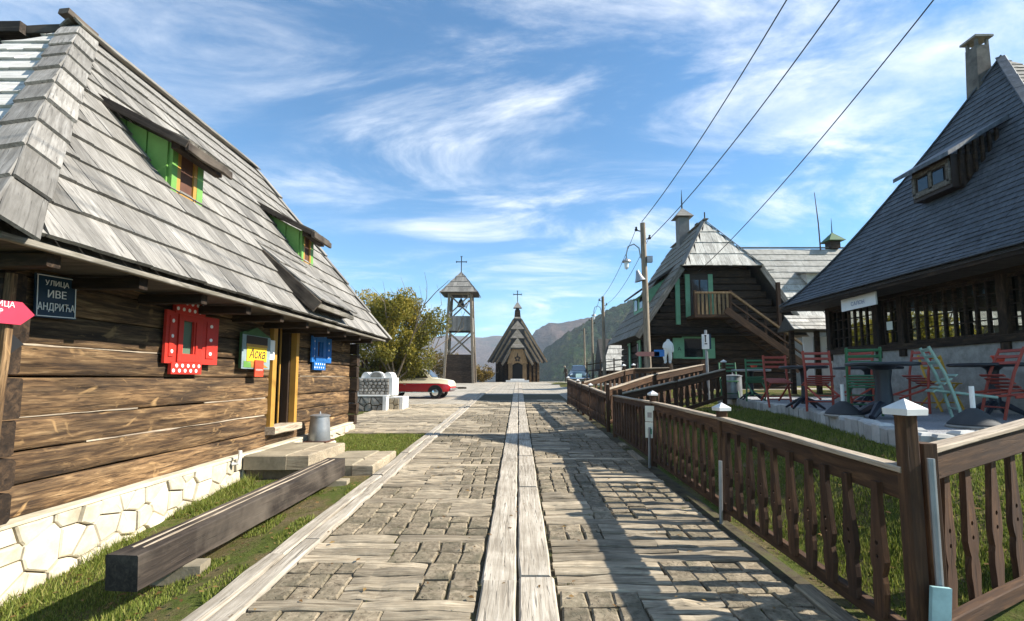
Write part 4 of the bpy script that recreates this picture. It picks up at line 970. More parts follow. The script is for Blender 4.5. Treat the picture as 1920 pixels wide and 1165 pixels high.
# ================================================================== CAFE WITH DARK SHINGLE ROOF
cf = thing('cafe_house', 'cafe house with tall dark shingle roof and long lattice windows beside the terrace', 'house', (10.3, 9.4, 1.0))
AX, AY, AZ = 10.35, 9.75, 8.42
EX, EZ, EY0, EY1 = 6.66, 3.36, 5.0, 12.15
def flare(t): return max(t, 0.0) ** 1.22
def cpt(side, s, t):
    """point on roof: side eave parameter s 0..1, t 0 eave .. 1 apex"""
    k = 1 - t
    if side == 'W': e = Vector((EX, lerp(EY1, EY0, s), EZ))
    elif side == 'S': e = Vector((lerp(EX, 14.0, s), EY0, EZ))
    elif side == 'N': e = Vector((lerp(14.0, EX, s), EY1, EZ))
    else: e = Vector((14.0, lerp(EY0, EY1, s), EZ))
    return Vector((lerp(e.x, AX, t), lerp(e.y, AY, t), EZ + (AZ - EZ) * flare(t)))
cdk = MB()
for sd in 'WSNE':
    n_ = 8; vs = []
    for j in range(n_ + 1):
        for s in (0, 1): p = cpt(sd, s, j / n_); vs.append((p.x, p.y, p.z - 0.05))
    cdk.add(vs, [(2 * j, 2 * j + 1, 2 * j + 3, 2 * j + 2) for j in range(n_)])
cdk.add([(EX, EY0, EZ - 0.06), (14, EY0, EZ - 0.06), (14, EY1, EZ - 0.06), (EX, EY1, EZ - 0.06)], [(0, 3, 2, 1)])
cfr = obj('roof', cdk, 'roofdark', cf)
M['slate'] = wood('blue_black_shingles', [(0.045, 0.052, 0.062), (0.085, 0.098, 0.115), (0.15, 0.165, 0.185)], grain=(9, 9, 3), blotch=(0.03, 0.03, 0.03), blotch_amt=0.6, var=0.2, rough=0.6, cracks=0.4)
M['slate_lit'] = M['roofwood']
def cafe_face(sd, L):
    SLc = 6.4
    def pos(u, v): return cpt(sd, 0.5, 0) * 0 + _p(sd, u / L, v / SLc)
    def _p(sd, s, t):
        t = min(1, t); a = cpt(sd, 0, 0); b = cpt(sd, 1, 0)
        # u is measured on the eave; keep columns upright by shifting toward the apex foot
        ap = Vector((AX, AY, EZ)); d = (b - a).normalized(); ft = a + d * d.dot(ap - a)
        q = a + (b - a) * s; inn = (ap - ft) * t
        return Vector((q.x + inn.x, q.y + inn.y, EZ + (AZ - EZ) * flare(t)))
    a = cpt(sd, 0, 0); b = cpt(sd, 1, 0); d = (b - a).normalized(); fu = d.dot(Vector((AX, AY, EZ)) - a)
    roof_face(cfr, pos, lambda v: fu * v / SLc, lambda v: L + (fu - L) * v / SLc, SLc, 0.165, (0.13, 0.2), 0.018, 'slate' if sd == 'W' else 'roofwood', 0, rh, over=0.05, gap=0.006, jit=0.008)  # dark west slope, paler others: shade and sun put into the colour
cafe_face('W', EY1 - EY0); cafe_face('S', 14.0 - EX); cafe_face('N', 14.0 - EX)
for sd in ('W',):
    for s, nm in ((0, 'hip_tile'), (1, 'hip_tile')):
        for j in range(26):
            p, q = cpt(sd, s, j / 26), cpt(sd, s, (j + 1.15) / 26 if j < 25 else 1)
            obj(nm, MB().hewn((q - p).length, 0.16, 0.03, 1, 0.004, 0.006, rh), 'slate', cfr, frame((p + q) / 2 + Vector((0, 0, 0.055)), q - p))
rn = random.Random(4)
bp_ = MB()
bar('eave_board', (EX + 0.04, EY0, EZ - 0.07), (EX + 0.04, EY1, EZ - 0.07), 0.05, 0.10, 'logdark', cfr, seg=4)
M['chimneystone'] = paint('sooty_brown_chimney', (0.16, 0.145, 0.125), 0.9, 0.5, 4.0, bump=0.6, dirt_col=(0.05, 0.045, 0.04))
# chimney
cc_ = obj('chimney', MB().add([(9.93, 9.86, 7.3), (10.27, 9.86, 7.3), (10.27, 10.16, 7.3), (9.93, 10.16, 7.3), (9.99, 9.88, 8.85), (10.27, 9.88, 8.85), (10.27, 10.14, 8.85), (9.99, 10.14, 8.85)], [(0, 1, 5, 4), (1, 2, 6, 5), (2, 3, 7, 6), (3, 0, 4, 7), (4, 5, 6, 7)]), 'chimneystone', cf)
for x in (10.02, 10.25):
    for yv in (9.91, 10.11): obj('chimney_pier', MB().box((x, yv, 8.93), (0.05, 0.05, 0.17)), 'chimneystone', cc_)
obj('chimney_slab', MB().box((10.13, 10.01, 9.03), (0.40, 0.38, 0.045)), 'stonegrey', cc_)
# eyebrow dormer
tD = 0.46
pD = Vector((EX + (AX - EX) * tD, 9.2, EZ + (AZ - EZ) * flare(tD)))
ed = obj('dormer', MB().box((pD.x - 0.20, 8.90, pD.z + 0.06), (0.5, 0.86, 0.62)), 'darkbrown', cf)
for k in range(2):
    p_ = obj('pane', MB().box((pD.x - 0.46, 8.73 + 0.34 * k, pD.z + 0.06), (0.02, 0.22, 0.26)), 'glass', ed)
obj('dormer_frame', MB().box((pD.x - 0.455, 8.90, pD.z + 0.26), (0.05, 0.8, 0.08)).box((pD.x - 0.455, 8.90, pD.z - 0.13), (0.05, 0.8, 0.10)).box((pD.x - 0.455, 8.90, pD.z + 0.06), (0.05, 0.07, 0.36)).box((pD.x - 0.455, 8.52, pD.z + 0.06), (0.05, 0.07, 0.36)).box((pD.x - 0.455, 9.28, pD.z + 0.06), (0.05, 0.07, 0.36)), 'ridge', ed)
dr_ = obj('dormer_roof', MB().add([(pD.x - 0.66, 8.28, pD.z + 0.26), (pD.x - 0.66, 9.55, pD.z + 0.26), (pD.x + 0.62, 9.42, pD.z + 1.02), (pD.x + 0.62, 8.40, pD.z + 1.02), (pD.x - 0.66, 8.28, pD.z + 0.34), (pD.x - 0.66, 9.55, pD.z + 0.34), (pD.x + 0.62, 9.42, pD.z + 1.10), (pD.x + 0.62, 8.40, pD.z + 1.10)], [(3, 2, 1, 0), (4, 5, 6, 7), (0, 1, 5, 4), (1, 2, 6, 5), (2, 3, 7, 6), (3, 0, 4, 7)]), 'slate', ed)
for k in range(6): obj('cheek_slat', MB().box((pD.x - 0.3 + 0.14 * k, 8.44, pD.z + 0.12 + 0.1 * k), (0.05, 0.04, 0.7 - 0.05 * k)), 'logdark', ed)
# walls, posts and lattice windows facing the terrace
CWX = 7.72
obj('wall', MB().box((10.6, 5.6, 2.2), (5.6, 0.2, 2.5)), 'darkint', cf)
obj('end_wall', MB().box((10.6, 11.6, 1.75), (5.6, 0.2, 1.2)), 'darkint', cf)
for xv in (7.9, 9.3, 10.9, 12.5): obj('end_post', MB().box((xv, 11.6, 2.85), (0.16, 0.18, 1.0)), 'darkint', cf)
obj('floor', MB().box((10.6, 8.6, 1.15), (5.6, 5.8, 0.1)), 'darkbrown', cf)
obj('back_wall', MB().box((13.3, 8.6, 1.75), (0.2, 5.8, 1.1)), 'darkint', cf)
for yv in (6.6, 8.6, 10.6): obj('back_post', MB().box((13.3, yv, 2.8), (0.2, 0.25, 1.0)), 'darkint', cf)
pl_ = obj('plinth', MB().box((CWX - 0.02, 8.6, 1.62), (0.16, 6.1, 1.20)), 'stonegrey', cf)
bays = [(11.62, 10.28), (9.95, 9.60), (9.35, 7.55), (7.40, 5.75)]
for yv in (11.70, 10.12, 9.48, 7.47, 5.68): obj('post', MB().hewn(1.4, 0.16, 0.18, 2, 0.005, 0.01, rh), 'logdark', cf, frame((CWX - 0.05, yv, 2.72), (0, 0, 1), (1, 0, 0)))
bar('sill_beam', (CWX - 0.06, 11.75, 2.22), (CWX - 0.06, 5.6, 2.22), 0.2, 0.12, 'logdark', cf)
bar('head_beam', (CWX - 0.04, 11.75, 3.30), (CWX - 0.04, 5.6, 3.30), 0.2, 0.16, 'logdark', cf)
for (a, b) in bays:
    w_ = obj('window', MB().box((CWX - 0.04, (a + b) / 2, 3.20), (0.07, a - b, 0.05)), 'logdark', cf)
    obj('window_rail', MB().box((CWX - 0.04, (a + b) / 2, 2.30), (0.07, a - b, 0.05)), 'logdark', w_)
    n_ = max(2, round((a - b) / 0.19)); m_ = 4
    lat = MB()
    for i in range(n_ + 1): 
        obj('mullion', MB().box((CWX - 0.055, lerp(a, b, i / n_), 2.75), (0.05, 0.045, 0.86)), 'logdark', w_)
    for j in range(1, m_): obj('glazing_bar', MB().box((CWX - 0.05, (a + b) / 2, 2.33 + 0.85 * j / m_), (0.03, a - b, 0.02)), 'logdark', w_)
    for i in range(n_):
        obj('pane', MB().box((CWX - 0.02, (lerp(a, b, i / n_) + lerp(a, b, (i + 1) / n_)) / 2, 2.75), (0.012, (a - b) / n_ - 0.02, 0.86)), 'clear', w_, Matrix.Translation((CWX, (a + b) / 2, 2.75)) @ Matrix.Rotation(rh.uniform(-0.03, 0.03), 4, 'Z') @ Matrix.Rotation(rh.uniform(-0.02, 0.02), 4, 'Y') @ Matrix.Translation((-CWX, -(a + b) / 2, -2.75)))
cs = obj('cafe_name_board', MB().box((0, 0, 0), (1.0, 0.25, 0.03)), 'white', None, TX((6.88, 9.62, 3.13), (0, -1, 0.02), (0, 0, 1))); tag(cs, 'white name board with faint blue lettering under the cafe eaves', 'sign')
M['faintblue'] = paint('faded_blue_lettering', (0.25, 0.27, 0.42), 0.6, 0.3)
text('lettering', 'САЛОН', TX((6.862, 9.62, 3.11), (0, -1, 0.02), (0, 0, 1)), 0.11, 'faintblue', cs)
pn = obj('menu_notice', MB().box((0, 0, 0), (0.15, 0.17, 0.008)), 'paper', None, TX((CWX - 0.16, 9.72, 2.66), (0, -1, 0), (0, 0, 1))); tag(pn, 'small pale notice sheet pinned between the cafe windows', 'notice')

# ================================================================== TERRACE
def terrace_material():
    m, n, l, b = new_mat('pale_gravel'); v, oi, raw = vec_coords(n, l, (1, 1, 1), False)
    f = noise(n, l, v, 60, 3, 0.8); f2 = noise(n, l, v, 1.5, 5, 0.6)
    c = ramp(n, [(0.15, 0.15, 0.155), (0.29, 0.29, 0.30), (0.44, 0.44, 0.44)], [0.35, 0.5, 0.65]); l.new(f, c.inputs[0])
    cc = mix(n, l, 1, c.outputs[0], maprange(n, l, f2, 0.3, 0.7, 0.75, 1.15), 'MULTIPLY'); l.new(cc, b.inputs['Base Color']); b.inputs['Roughness'].default_value = 1; add_bump(n, l, b, f, 0.8, 0.02); return m
M['gravel'] = terrace_material()
TP = [(9.0, 4.45), (6.5, 4.55), (4.02, 4.72), (4.10, 5.24), (4.55, 6.7), (5.10, 8.5), (5.5, 10.8), (5.82, 13.2), (5.95, 14.2)]
tv = [(x + 0.02, y, 1.05) for x, y in TP] + [(14.5, 14.2, 1.05), (14.5, 4.3, 1.05)]
tr = obj('terrace', MB().prism([(p[0], p[1]) for p in tv], 0.55, 1.05, 'Z'), 'gravel'); tr['kind'] = 'structure'
re_ = random.Random(8)
M['edgestone'] = paint('pale_edging_stone', (0.48, 0.47, 0.44), 0.9, 0.35, 6.0, bump=0.8, spec=0.15, var=0.25)
for (p, q) in zip(TP, TP[1:]):
    a, b = Vector((*p, 0)), Vector((*q, 0)); L = (b - a).length; k = max(1, round(L / 0.21))
    for i in range(k):
        c = a.lerp(b, (i + 0.5) / k); zt_ = 1.075 + re_.uniform(-0.025, 0.02)
        obj('edging_stone', MB().block(L / k - 0.012, 0.17, 0.30, 0.012, 0.03, re_), 'edgestone', tr, frame((c.x - 0.02, c.y, zt_), b - a))

# ================================================================== FENCES
def picket_mesh(hgt, wid, seed):
    r = random.Random(seed)
    prof = [(0.0, 0.60), (0.10, 0.68), (0.18, 0.86), (0.26, 0.80), (0.31, 0.60), (0.36, 0.86), (0.42, 1.0), (0.52, 0.90), (0.70, 0.64), (0.85, 0.48), (1.0, 0.44)]
    out = [(wid / 2 * k * r.uniform(0.95, 1.05), t * hgt) for t, k in prof]
    hole = []
    for hz, rr_ in ((0.54, 0.013), (0.44, 0.012)):
        for j in range(5):
            a = math.pi / 2 - math.pi * j / 4; hole.append((rr_ * math.cos(a), hz * hgt + rr_ * math.sin(a)))
    halfR = out + [(0.0005, hgt)] + [(max(0.0005, x), z) for x, z in hole] + [(0.0005, 0)]
    mb = MB(); mb.prism(halfR[::-1], -0.016, 0.016, 'Y'); mb.prism([(-x, z) for x, z in halfR], -0.016, 0.016, 'Y')
    return mb.mesh('picket')
PK = [picket_mesh(0.74, 0.118, s) for s in range(4)]
PKs = [picket_mesh(0.70, 0.14, s) for s in range(4, 7)]
for me in PK + PKs: me.materials.append(M['fence'])
rk = random.Random(13)
def cap_mesh(w, hh):
    a = w / 2; b = a * 0.97; e = hh * 0.38
    v = [(-b, -b, 0), (b, -b, 0), (b, b, 0), (-b, b, 0), (-a, -a, e), (a, -a, e), (a, a, e), (-a, a, e), (0, 0, hh)]
    return MB().add(v, [(3, 2, 1, 0), (0, 1, 5, 4), (1, 2, 6, 5), (2, 3, 7, 6), (3, 0, 4, 7), (4, 5, 8), (5, 6, 8), (6, 7, 8), (7, 4, 8)])
def fence(name, label, posts, spacing=0.235, pk=PK, rail_w=0.045, rail_h=0.15):
    """posts: (x, y, ground z, rail top above ground, post top above ground, cap width or 0)"""
    f = thing(name, label, 'fence', (posts[0][0], posts[0][1], posts[0][2]))
    for (x, y, zg, rt_, pt, cw) in posts:
        w = 0.085
        p = obj('post', MB().hewn(pt + 0.15, w, w, 3, 0.004, 0.008, rk), 'fencex', f, frame((x, y, zg + pt / 2 - 0.075), (0, 0, 1), (1, 0, 0)))
        if cw:
            cw *= 0.68; obj('cap', cap_mesh(cw, cw * 0.62), 'capmetal', p, Matrix.Translation((x, y, zg + pt - 0.02)) @ Matrix.Rotation(R(12), 4, 'Z'))
    for A, B in zip(posts, posts[1:]):
        a, b = Vector((A[0], A[1], A[2])), Vector((B[0], B[1], B[2])); d = b - a; L = d.length; dn = d.normalized()
        flat = Vector((d.x, d.y, 0)).normalized(); side = Vector((-flat.y, flat.x, 0))
        za, zb = a.z + A[3], b.z + B[3]
        bar('rail', (a.x, a.y, za - rail_h / 2 - 0.02), (b.x, b.y, zb - rail_h / 2 - 0.02), rail_w, rail_h, 'fencex', f, seg=4)
        bar('rail_top', (a.x, a.y, za), (b.x, b.y, zb), 0.095, 0.032, 'railtop', f, seg=4)  # pale top board carries the sun on the rail in its colour
        bar('bottom_rail', (a.x, a.y, a.z + 0.14), (b.x, b.y, b.z + 0.14), 0.06, 0.09, 'fencex', f, seg=4)
        n = max(1, round((L - 0.15) / spacing))
        for i in range(n):
            t = (0.1 + (L - 0.2) * (i + 0.5) / n) / L; p = a.lerp(b, t)
            top = lerp(za, zb, t) - 0.10; hh = top - (p.z + 0.16)
            o = bpy.data.objects.new('picket', rk.choice(pk))
            X = flat; T = Matrix(((X.x, side.x, 0, p.x + side.x * 0.04), (X.y, side.y, 0, p.y + side.y * 0.04), (0, 0, hh / (0.74 if pk is PK else 0.70), p.z + 0.16), (0, 0, 0, 1))) @ Matrix.Rotation(rk.uniform(-0.035, 0.035), 4, 'Y') @ Matrix.Diagonal((rk.uniform(0.92, 1.06), 1, rk.uniform(0.97, 1.0), 1))
            place(o, f, T)
    return f
gy = g
fence('picket_fence', 'near brown picket fence along the street with white pyramid caps on its posts', [(2.12, 2.66, 0.08, 1.02, 1.34, 0.21), (2.12, 5.06, gy(5.06), 1.03, 1.13, 0.20), (2.11, 7.6, gy(7.6), 0.99, 1.12, 0.18), (2.10, 10.55, gy(10.55), 0.90, 1.02, 0)])
fence('return_fence', 'dark picket fence turning away beside the boardwalk in the right corner', [(2.26, 2.72, 0.10, 1.10, 1.14, 0), (3.62, 3.30, 0.22, 1.12, 1.16, 0)], spacing=0.25)
fence('far_street_fence', 'farther brown picket fence along the street beyond the gate gap', [(2.10, 11.35, gy(11.35), 0.88, 1.10, 0), (2.03, 13.6, gy(13.6), 0.93, 1.0, 0.17), (1.97, 16.0, gy(16.0), 0.96, 1.04, 0.17), (1.92, 18.6, gy(18.6), 1.0, 1.06, 0.17)], spacing=0.20, pk=PKs)
fence('ramp_fence', 'dark picket fence climbing from the gate gap up to the terrace can', [(2.25, 10.7, 0.33, 0.92, 1.02, 0), (3.75, 11.5, 0.66, 0.86, 0.95, 0), (5.25, 12.3, 0.98, 0.84, 1.04, 0.16)], spacing=0.22, pk=PKs)
fence('upper_ramp_fence', 'dark picket fence on the far side of the ramp below the gabled house', [(2.2, 11.9, 0.37, 0.95, 1.0, 0), (3.7, 13.1, 0.75, 0.95, 1.02, 0), (5.5, 14.3, 1.05, 0.95, 1.08, 0)], spacing=0.22, pk=PKs)
fence('yard_fence', 'dark picket fence in front of the gabled house with two white caps', [(2.0, 15.0, gy(15), 1.0, 1.05, 0), (3.55, 16.2, 0.9, 0.95, 1.12, 0.17), (3.95, 16.5, 1.0, 0.92, 1.05, 0.17), (5.2, 16.6, 1.1, 0.85, 0.95, 0)], spacing=0.22, pk=PKs)
for x, y, hh in ((2.02, 4.93, 0.62), (2.0, 7.48, 0.62)):
    stt = obj('metal_stake', MB().tube([(x, y, g(y) - 0.05), (x + 0.015, y, g(y) + hh)], 0.018, 8), 'zinc'); 
    tag(stt, 'thin grey metal stake against the fence post ' + ('bearing the paper notices' if y > 7 else 'in the middle of the near fence'), 'stake')
stt = obj('metal_stake', MB().tube([(2.19, 2.6, -0.05), (2.21, 2.62, 1.17)], 0.018, 10), 'zinc'); tag(stt, 'grey metal stake beside the tall capped corner post of the fence', 'stake')
pl2 = obj('painted_offcut', MB().box((0, 0, 0), (0.10, 0.02, 0.42)), paint('faded_turquoise_paint', (0.28, 0.46, 0.47), 0.7, 0.4), None, Matrix.Translation((2.15, 2.57, 0.32)) @ Matrix.Rotation(0.1, 4, 'Y')); tag(pl2, 'short turquoise board leaning on the foot of the corner post', 'board')
nt = thing('paper_notice', 'two white paper notices on the second capped fence post from the corner', 'notice', (2.03, 7.5, 0.95))
for z_, s_ in ((1.05, 1.0), (0.80, 1.05)):
    p_ = obj('sheet', MB().box((0, 0, 0), (0.15 * s_, 0.24, 0.006)), 'paper', nt, TX((2.03, 7.50, z_), (0.75, -0.66, 0), (0, 0, 1)))
    obj('print', MB().box((0, -0.02, 0.004), (0.07, 0.08, 0.002)), 'mint' if z_ < 1 else 'zinc', p_, TX((2.03, 7.50, z_), (0.75, -0.66, 0), (0, 0, 1)))

# ================================================================== CHURCH
CHY = 53.0
chz = g(53)
cu_ = thing('timber_church', 'small timber church with steep tiered gable roof and cross at the end of the street', 'church', (-0.1, CHY + 3, chz))
rc = random.Random(3)
CX0 = -0.1
obj('wall', MB().box((CX0, 58.2, 2.35), (4.9, 7.4, 2.5)), 'logdark', cu_)
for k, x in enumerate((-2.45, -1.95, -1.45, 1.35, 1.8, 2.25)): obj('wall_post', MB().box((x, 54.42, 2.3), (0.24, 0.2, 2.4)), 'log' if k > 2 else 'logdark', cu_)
def chevron(parent, hx, hz, ex_, ez_, y0, y1, apz, mat_tri, th=0.10, name='roof_tier', closed=True):
    """a half-hipped gable: small pale hip triangle over two steep slopes"""
    o = obj(name, MB().add([(CX0 - ex_, y0, ez_), (CX0 - hx, y0, hz), (CX0 + hx, y0, hz), (CX0 + ex_, y0, ez_), (CX0 + ex_ - 0.16, y0 + 0.02, ez_), (CX0 + hx - 0.1, y0 + 0.02, hz - 0.2), (CX0 - hx + 0.1, y0 + 0.02, hz - 0.2), (CX0 - ex_ + 0.16, y0 + 0.02, ez_),
        (CX0, y0 + 0.55, apz), (CX0 - ex_, y1, ez_), (CX0, y1, apz), (CX0 + ex_, y1, ez_)],
        [(0, 1, 6, 7), (1, 2, 5, 6), (2, 3, 4, 5), (0, 9, 10, 8, 1), (2, 8, 10, 11, 3), (1, 8, 2)] + ([(7, 6, 5, 4)] if closed else [])), 'roofdark', parent)
    obj('pale_gablet', MB().add([(CX0 - hx - 0.05, y0 - 0.06, hz - 0.02), (CX0 + hx + 0.05, y0 - 0.06, hz - 0.02), (CX0, y0 + 0.50, apz + 0.05), (CX0 - hx, y0, hz - 0.1), (CX0 + hx, y0, hz - 0.1)], [(0, 1, 2), (0, 3, 4, 1)]), 'ridge', o)
    for s in (-1, 1):
        n = 3
        for j in range(n):
            f = 0.05 + 0.17 * j
            bar('rake_board', (CX0 + s * (hx + 0.06 - f * 0.1), y0 - 0.03 - 0.02 * j, hz - 0.05 - f), (CX0 + s * (ex_ + 0.05 - f * 0.3), y0 - 0.03 - 0.02 * j, ez_ - 0.05 - f * 0.35), 0.06, 0.12, ('ridge', 'churchwood', 'ridge')[j], o, zh=(s * 0.8, 0, 0.5))
    return o
obj('gable_wall', MB().prism([(CX0 - 2.6, 3.4), (CX0, 8.0), (CX0 + 2.6, 3.4)], 54.2, 54.4, 'Y'), 'darkint', cu_)
chevron(cu_, 0.40, 8.35, 3.32, 3.50, 54.0, 62.5, 8.9, None)
chevron(cu_, 0.74, 7.09, 2.75, 3.42, 53.5, 56.5, 8.05, None)
chevron(cu_, 0.74, 6.03, 2.36, 3.35, 53.0, 55.5, 7.09, None)
chevron(cu_, 0.74, 4.95, 1.70, 3.15, 52.4, 54.6, 5.98, None, closed=False)
# porch
pt_ = obj('porch', MB().box((CX0 - 0.78, 52.75, 2.2), (0.44, 0.24, 2.0)).box((CX0 + 0.78, 52.75, 2.2), (0.44, 0.24, 2.0)), 'churchwood', cu_)
obj('tympanum', MB().prism([(CX0 - 1.12, 3.15), (CX0 - 0.85, 4.1), (CX0 - 0.6, 4.75), (CX0 + 0.6, 4.75), (CX0 + 0.85, 4.1), (CX0 + 1.12, 3.15), (CX0 + 0.55, 3.02), (CX0 + 0.3, 3.2), (CX0, 3.28), (CX0 - 0.3, 3.2), (CX0 - 0.55, 3.02)], 52.66, 52.80, 'Y'), 'churchwood', pt_)
em = MB()
for k in range(5): disc(em, (CX0 + 0.22 * math.cos(k * 1.257 + 1.57), 52.64, 3.72 + 0.22 * math.sin(k * 1.257 + 1.57)), 0.13, (0, -1, 0), 10)
em.box((CX0, 52.63, 4.05), (0.09, 0.04, 0.5)); obj('emblem', em, 'darkbrown', pt_)
dd_ = obj('door', MB().box((CX0, 52.95, 2.15), (1.1, 0.1, 2.0)), 'darkint', cu_)
obj('step', MB().box((CX0, 52.3, chz + 0.1), (2.5, 0.9, 0.22)), 'stonewhite', cu_); obj('step', MB().box((CX0, 52.5, chz + 0.28), (1.5, 0.5, 0.16)), 'stonewhite', cu_)
# lantern and cross
ln = obj('lantern', MB().add([(CX0 - 0.36, 54.1, 8.45), (CX0 + 0.36, 54.1, 8.45), (CX0 + 0.36, 54.8, 8.45), (CX0 - 0.36, 54.8, 8.45), (CX0 - 0.30, 54.15, 9.25), (CX0 + 0.30, 54.15, 9.25), (CX0 + 0.30, 54.75, 9.25), (CX0 - 0.30, 54.75, 9.25), (CX0, 54.45, 9.75)], [(0, 1, 5, 4), (1, 2, 6, 5), (2, 3, 7, 6), (3, 0, 4, 7), (4, 5, 8), (5, 6, 8), (6, 7, 8), (7, 4, 8)]), 'logdark', cu_)
obj('lantern_roof', MB().add([(CX0 - 0.48, 53.97, 9.55), (CX0 + 0.48, 53.97, 9.55), (CX0 + 0.48, 54.93, 9.55), (CX0 - 0.48, 54.93, 9.55), (CX0, 54.45, 10.35)], [(3, 2, 1, 0), (0, 1, 4), (1, 2, 4), (2, 3, 4), (3, 0, 4)]), 'roofwood', ln)
def cross(parent, x, y, z0, hh, w):
    obj('cross', MB().box((x, y, z0 + hh / 2), (0.085, 0.07, hh)).box((x, y, z0 + hh * 0.68), (w, 0.07, 0.085)).box((x - w / 2, y, z0 + hh * 0.68), (0.07, 0.07, 0.2)).box((x + w / 2, y, z0 + hh * 0.68), (0.07, 0.07, 0.2)).box((x, y, z0 + hh), (0.2, 0.07, 0.07)), 'black', parent)
cross(ln, CX0, 54.45, 10.3, 1.25, 0.9)

# ================================================================== BELL TOWER
bt = thing('bell_tower', 'open wooden bell tower with pyramid roof and cross left of the church', 'tower', (-5.95, 49.3, g(49)))
tz = g(48)
corners = [(-7.42, 48.0), (-4.50, 48.0), (-4.50, 50.6), (-7.42, 50.6)]; topc = [(-7.02, 48.3), (-4.85, 48.3), (-4.85, 50.3), (-7.02, 50.3)]
def leg_at(i, z): t = (z - tz) / (10.2 - tz); return Vector((lerp(corners[i][0], topc[i][0], t), lerp(corners[i][1], topc[i][1], t), z))
for i in range(4): bar('leg', leg_at(i, tz - 0.1), leg_at(i, 10.25), 0.24, 0.24, 'pole', bt, zh=(0, 1, 0), seg=3)
def panel(z0, z1, mat_, nm):
    for i in range(4):
        j = (i + 1) % 4; n = max(2, round((z1 - z0) / 0.42))
        a, b, c, d = leg_at(i, z0), leg_at(j, z0), leg_at(j, z1), leg_at(i, z1)
        for k in range(n):
            p, q = a.lerp(d, (k + 0.5) / n), b.lerp(c, (k + 0.5) / n)
            bar(nm, p, q, 0.06, (z1 - z0) / n - 0.02, mat_, bt, zh=(0, 0, 1), seg=2)
for i in range(4):
    j = (i + 1) % 4
    for k in range(9):
        p, q = leg_at(i, 6.35).lerp(leg_at(j, 6.35), (k + 0.5) / 9), leg_at(i, 7.85).lerp(leg_at(j, 7.85), (k + 0.5) / 9)
        bar('parapet_board', p, q, 0.27, 0.04, 'roofwood', bt, zh=(0, 1, 0) if i % 2 == 0 else (1, 0, 0))
    for z0, z1 in ((3.95, 6.3), (7.9, 10.1)):
        bar('brace', leg_at(i, z0), leg_at(j, z1), 0.12, 0.12, 'pole', bt); bar('brace', leg_at(j, z0) + Vector((0, 0.06, 0)), leg_at(i, z1) + Vector((0, 0.06, 0)), 0.12, 0.12, 'pole', bt)
    bar('tie_beam', leg_at(i, 10.15), leg_at(j, 10.15), 0.2, 0.2, 'pole', bt)
panel(tz, 3.95, 'logdark', 'wall_board')
obj('core', MB().box((-5.96, 49.3, 2.4), (2.4, 2.1, 2.9)), 'darkint', bt)
obj('floor', MB().box((-5.95, 49.3, 6.4), (2.4, 2.2, 0.1)), 'logdark', bt)
be = obj('bell', MB().lathe([(0.45, 0), (0.42, 0.1), (0.30, 0.35), (0.24, 0.6), (0.12, 0.75), (0.03, 0.95)], 16, (-5.95, 49.3, 8.95)), 'black', bt); auto_smooth(be)
tr_ = obj('roof', MB().add([(-7.78, 47.5, 10.2), (-4.15, 47.5, 10.2), (-4.15, 51.1, 10.2), (-7.78, 51.1, 10.2), (-5.95, 49.3, 12.6)], [(3, 2, 1, 0), (0, 1, 4), (1, 2, 4), (2, 3, 4), (3, 0, 4)]), 'roofdark', bt)
STt = math.hypot(1.8, 2.4)
for nm_, f_ in (('S', lambda u, v: Vector((-7.85 + u, 47.44 + 1.86 * v / STt, 10.15 + 2.45 * v / STt))), ('E', lambda u, v: Vector((-4.08 - 1.86 * v / STt, 47.44 + u, 10.15 + 2.45 * v / STt))), ('W', lambda u, v: Vector((-7.85 + 1.88 * v / STt, 51.16 - u, 10.15 + 2.45 * v / STt)))):
    roof_face(tr_, f_, lambda v: 1.88 * v / STt, lambda v: 3.76 - 1.88 * v / STt, STt, 0.75, (0.25, 0.45), 0.04, 'roofwood', 60, rc)
cross(bt, -5.95, 49.3, 12.5, 1.75, 1.05)

# ================================================================== HUT BEYOND
ht = thing('far_hut', 'small hut with bright board roof and dark railing far beyond the utility poles', 'hut', (8.2, 41, 1.1))
hr_ = obj('roof', MB().prism([(39.4, 2.2), (41.6, 5.0), (43.8, 2.2)], 6.9, 11.5, 'X'), 'roofdark', ht)
roof_face(hr_, lambda u, v: Vector((6.8 + u, 39.34 + 2.2 * v / 3.56, 2.18 + 2.8 * v / 3.56)), lambda v: 0.35 * v, lambda v: 4.8, 3.56, 0.6, (0.3, 0.5), 0.04, 'roofwood_pale', 60, rc)
obj('wall', MB().box((9.2, 41.6, 1.7), (4.0, 3.6, 1.4)), 'logdark', ht)
for z_ in (2.6, 3.1): bar('railing', (5.2, 37.2, z_ - 0.5), (8.6, 37.2, z_), 0.07, 0.07, 'logdark', ht)
for k in range(4): obj('railing_post', MB().box((5.3 + k * 1.05, 37.2, 2.0 + 0.14 * k), (0.09, 0.09, 1.7)), 'logdark', ht)

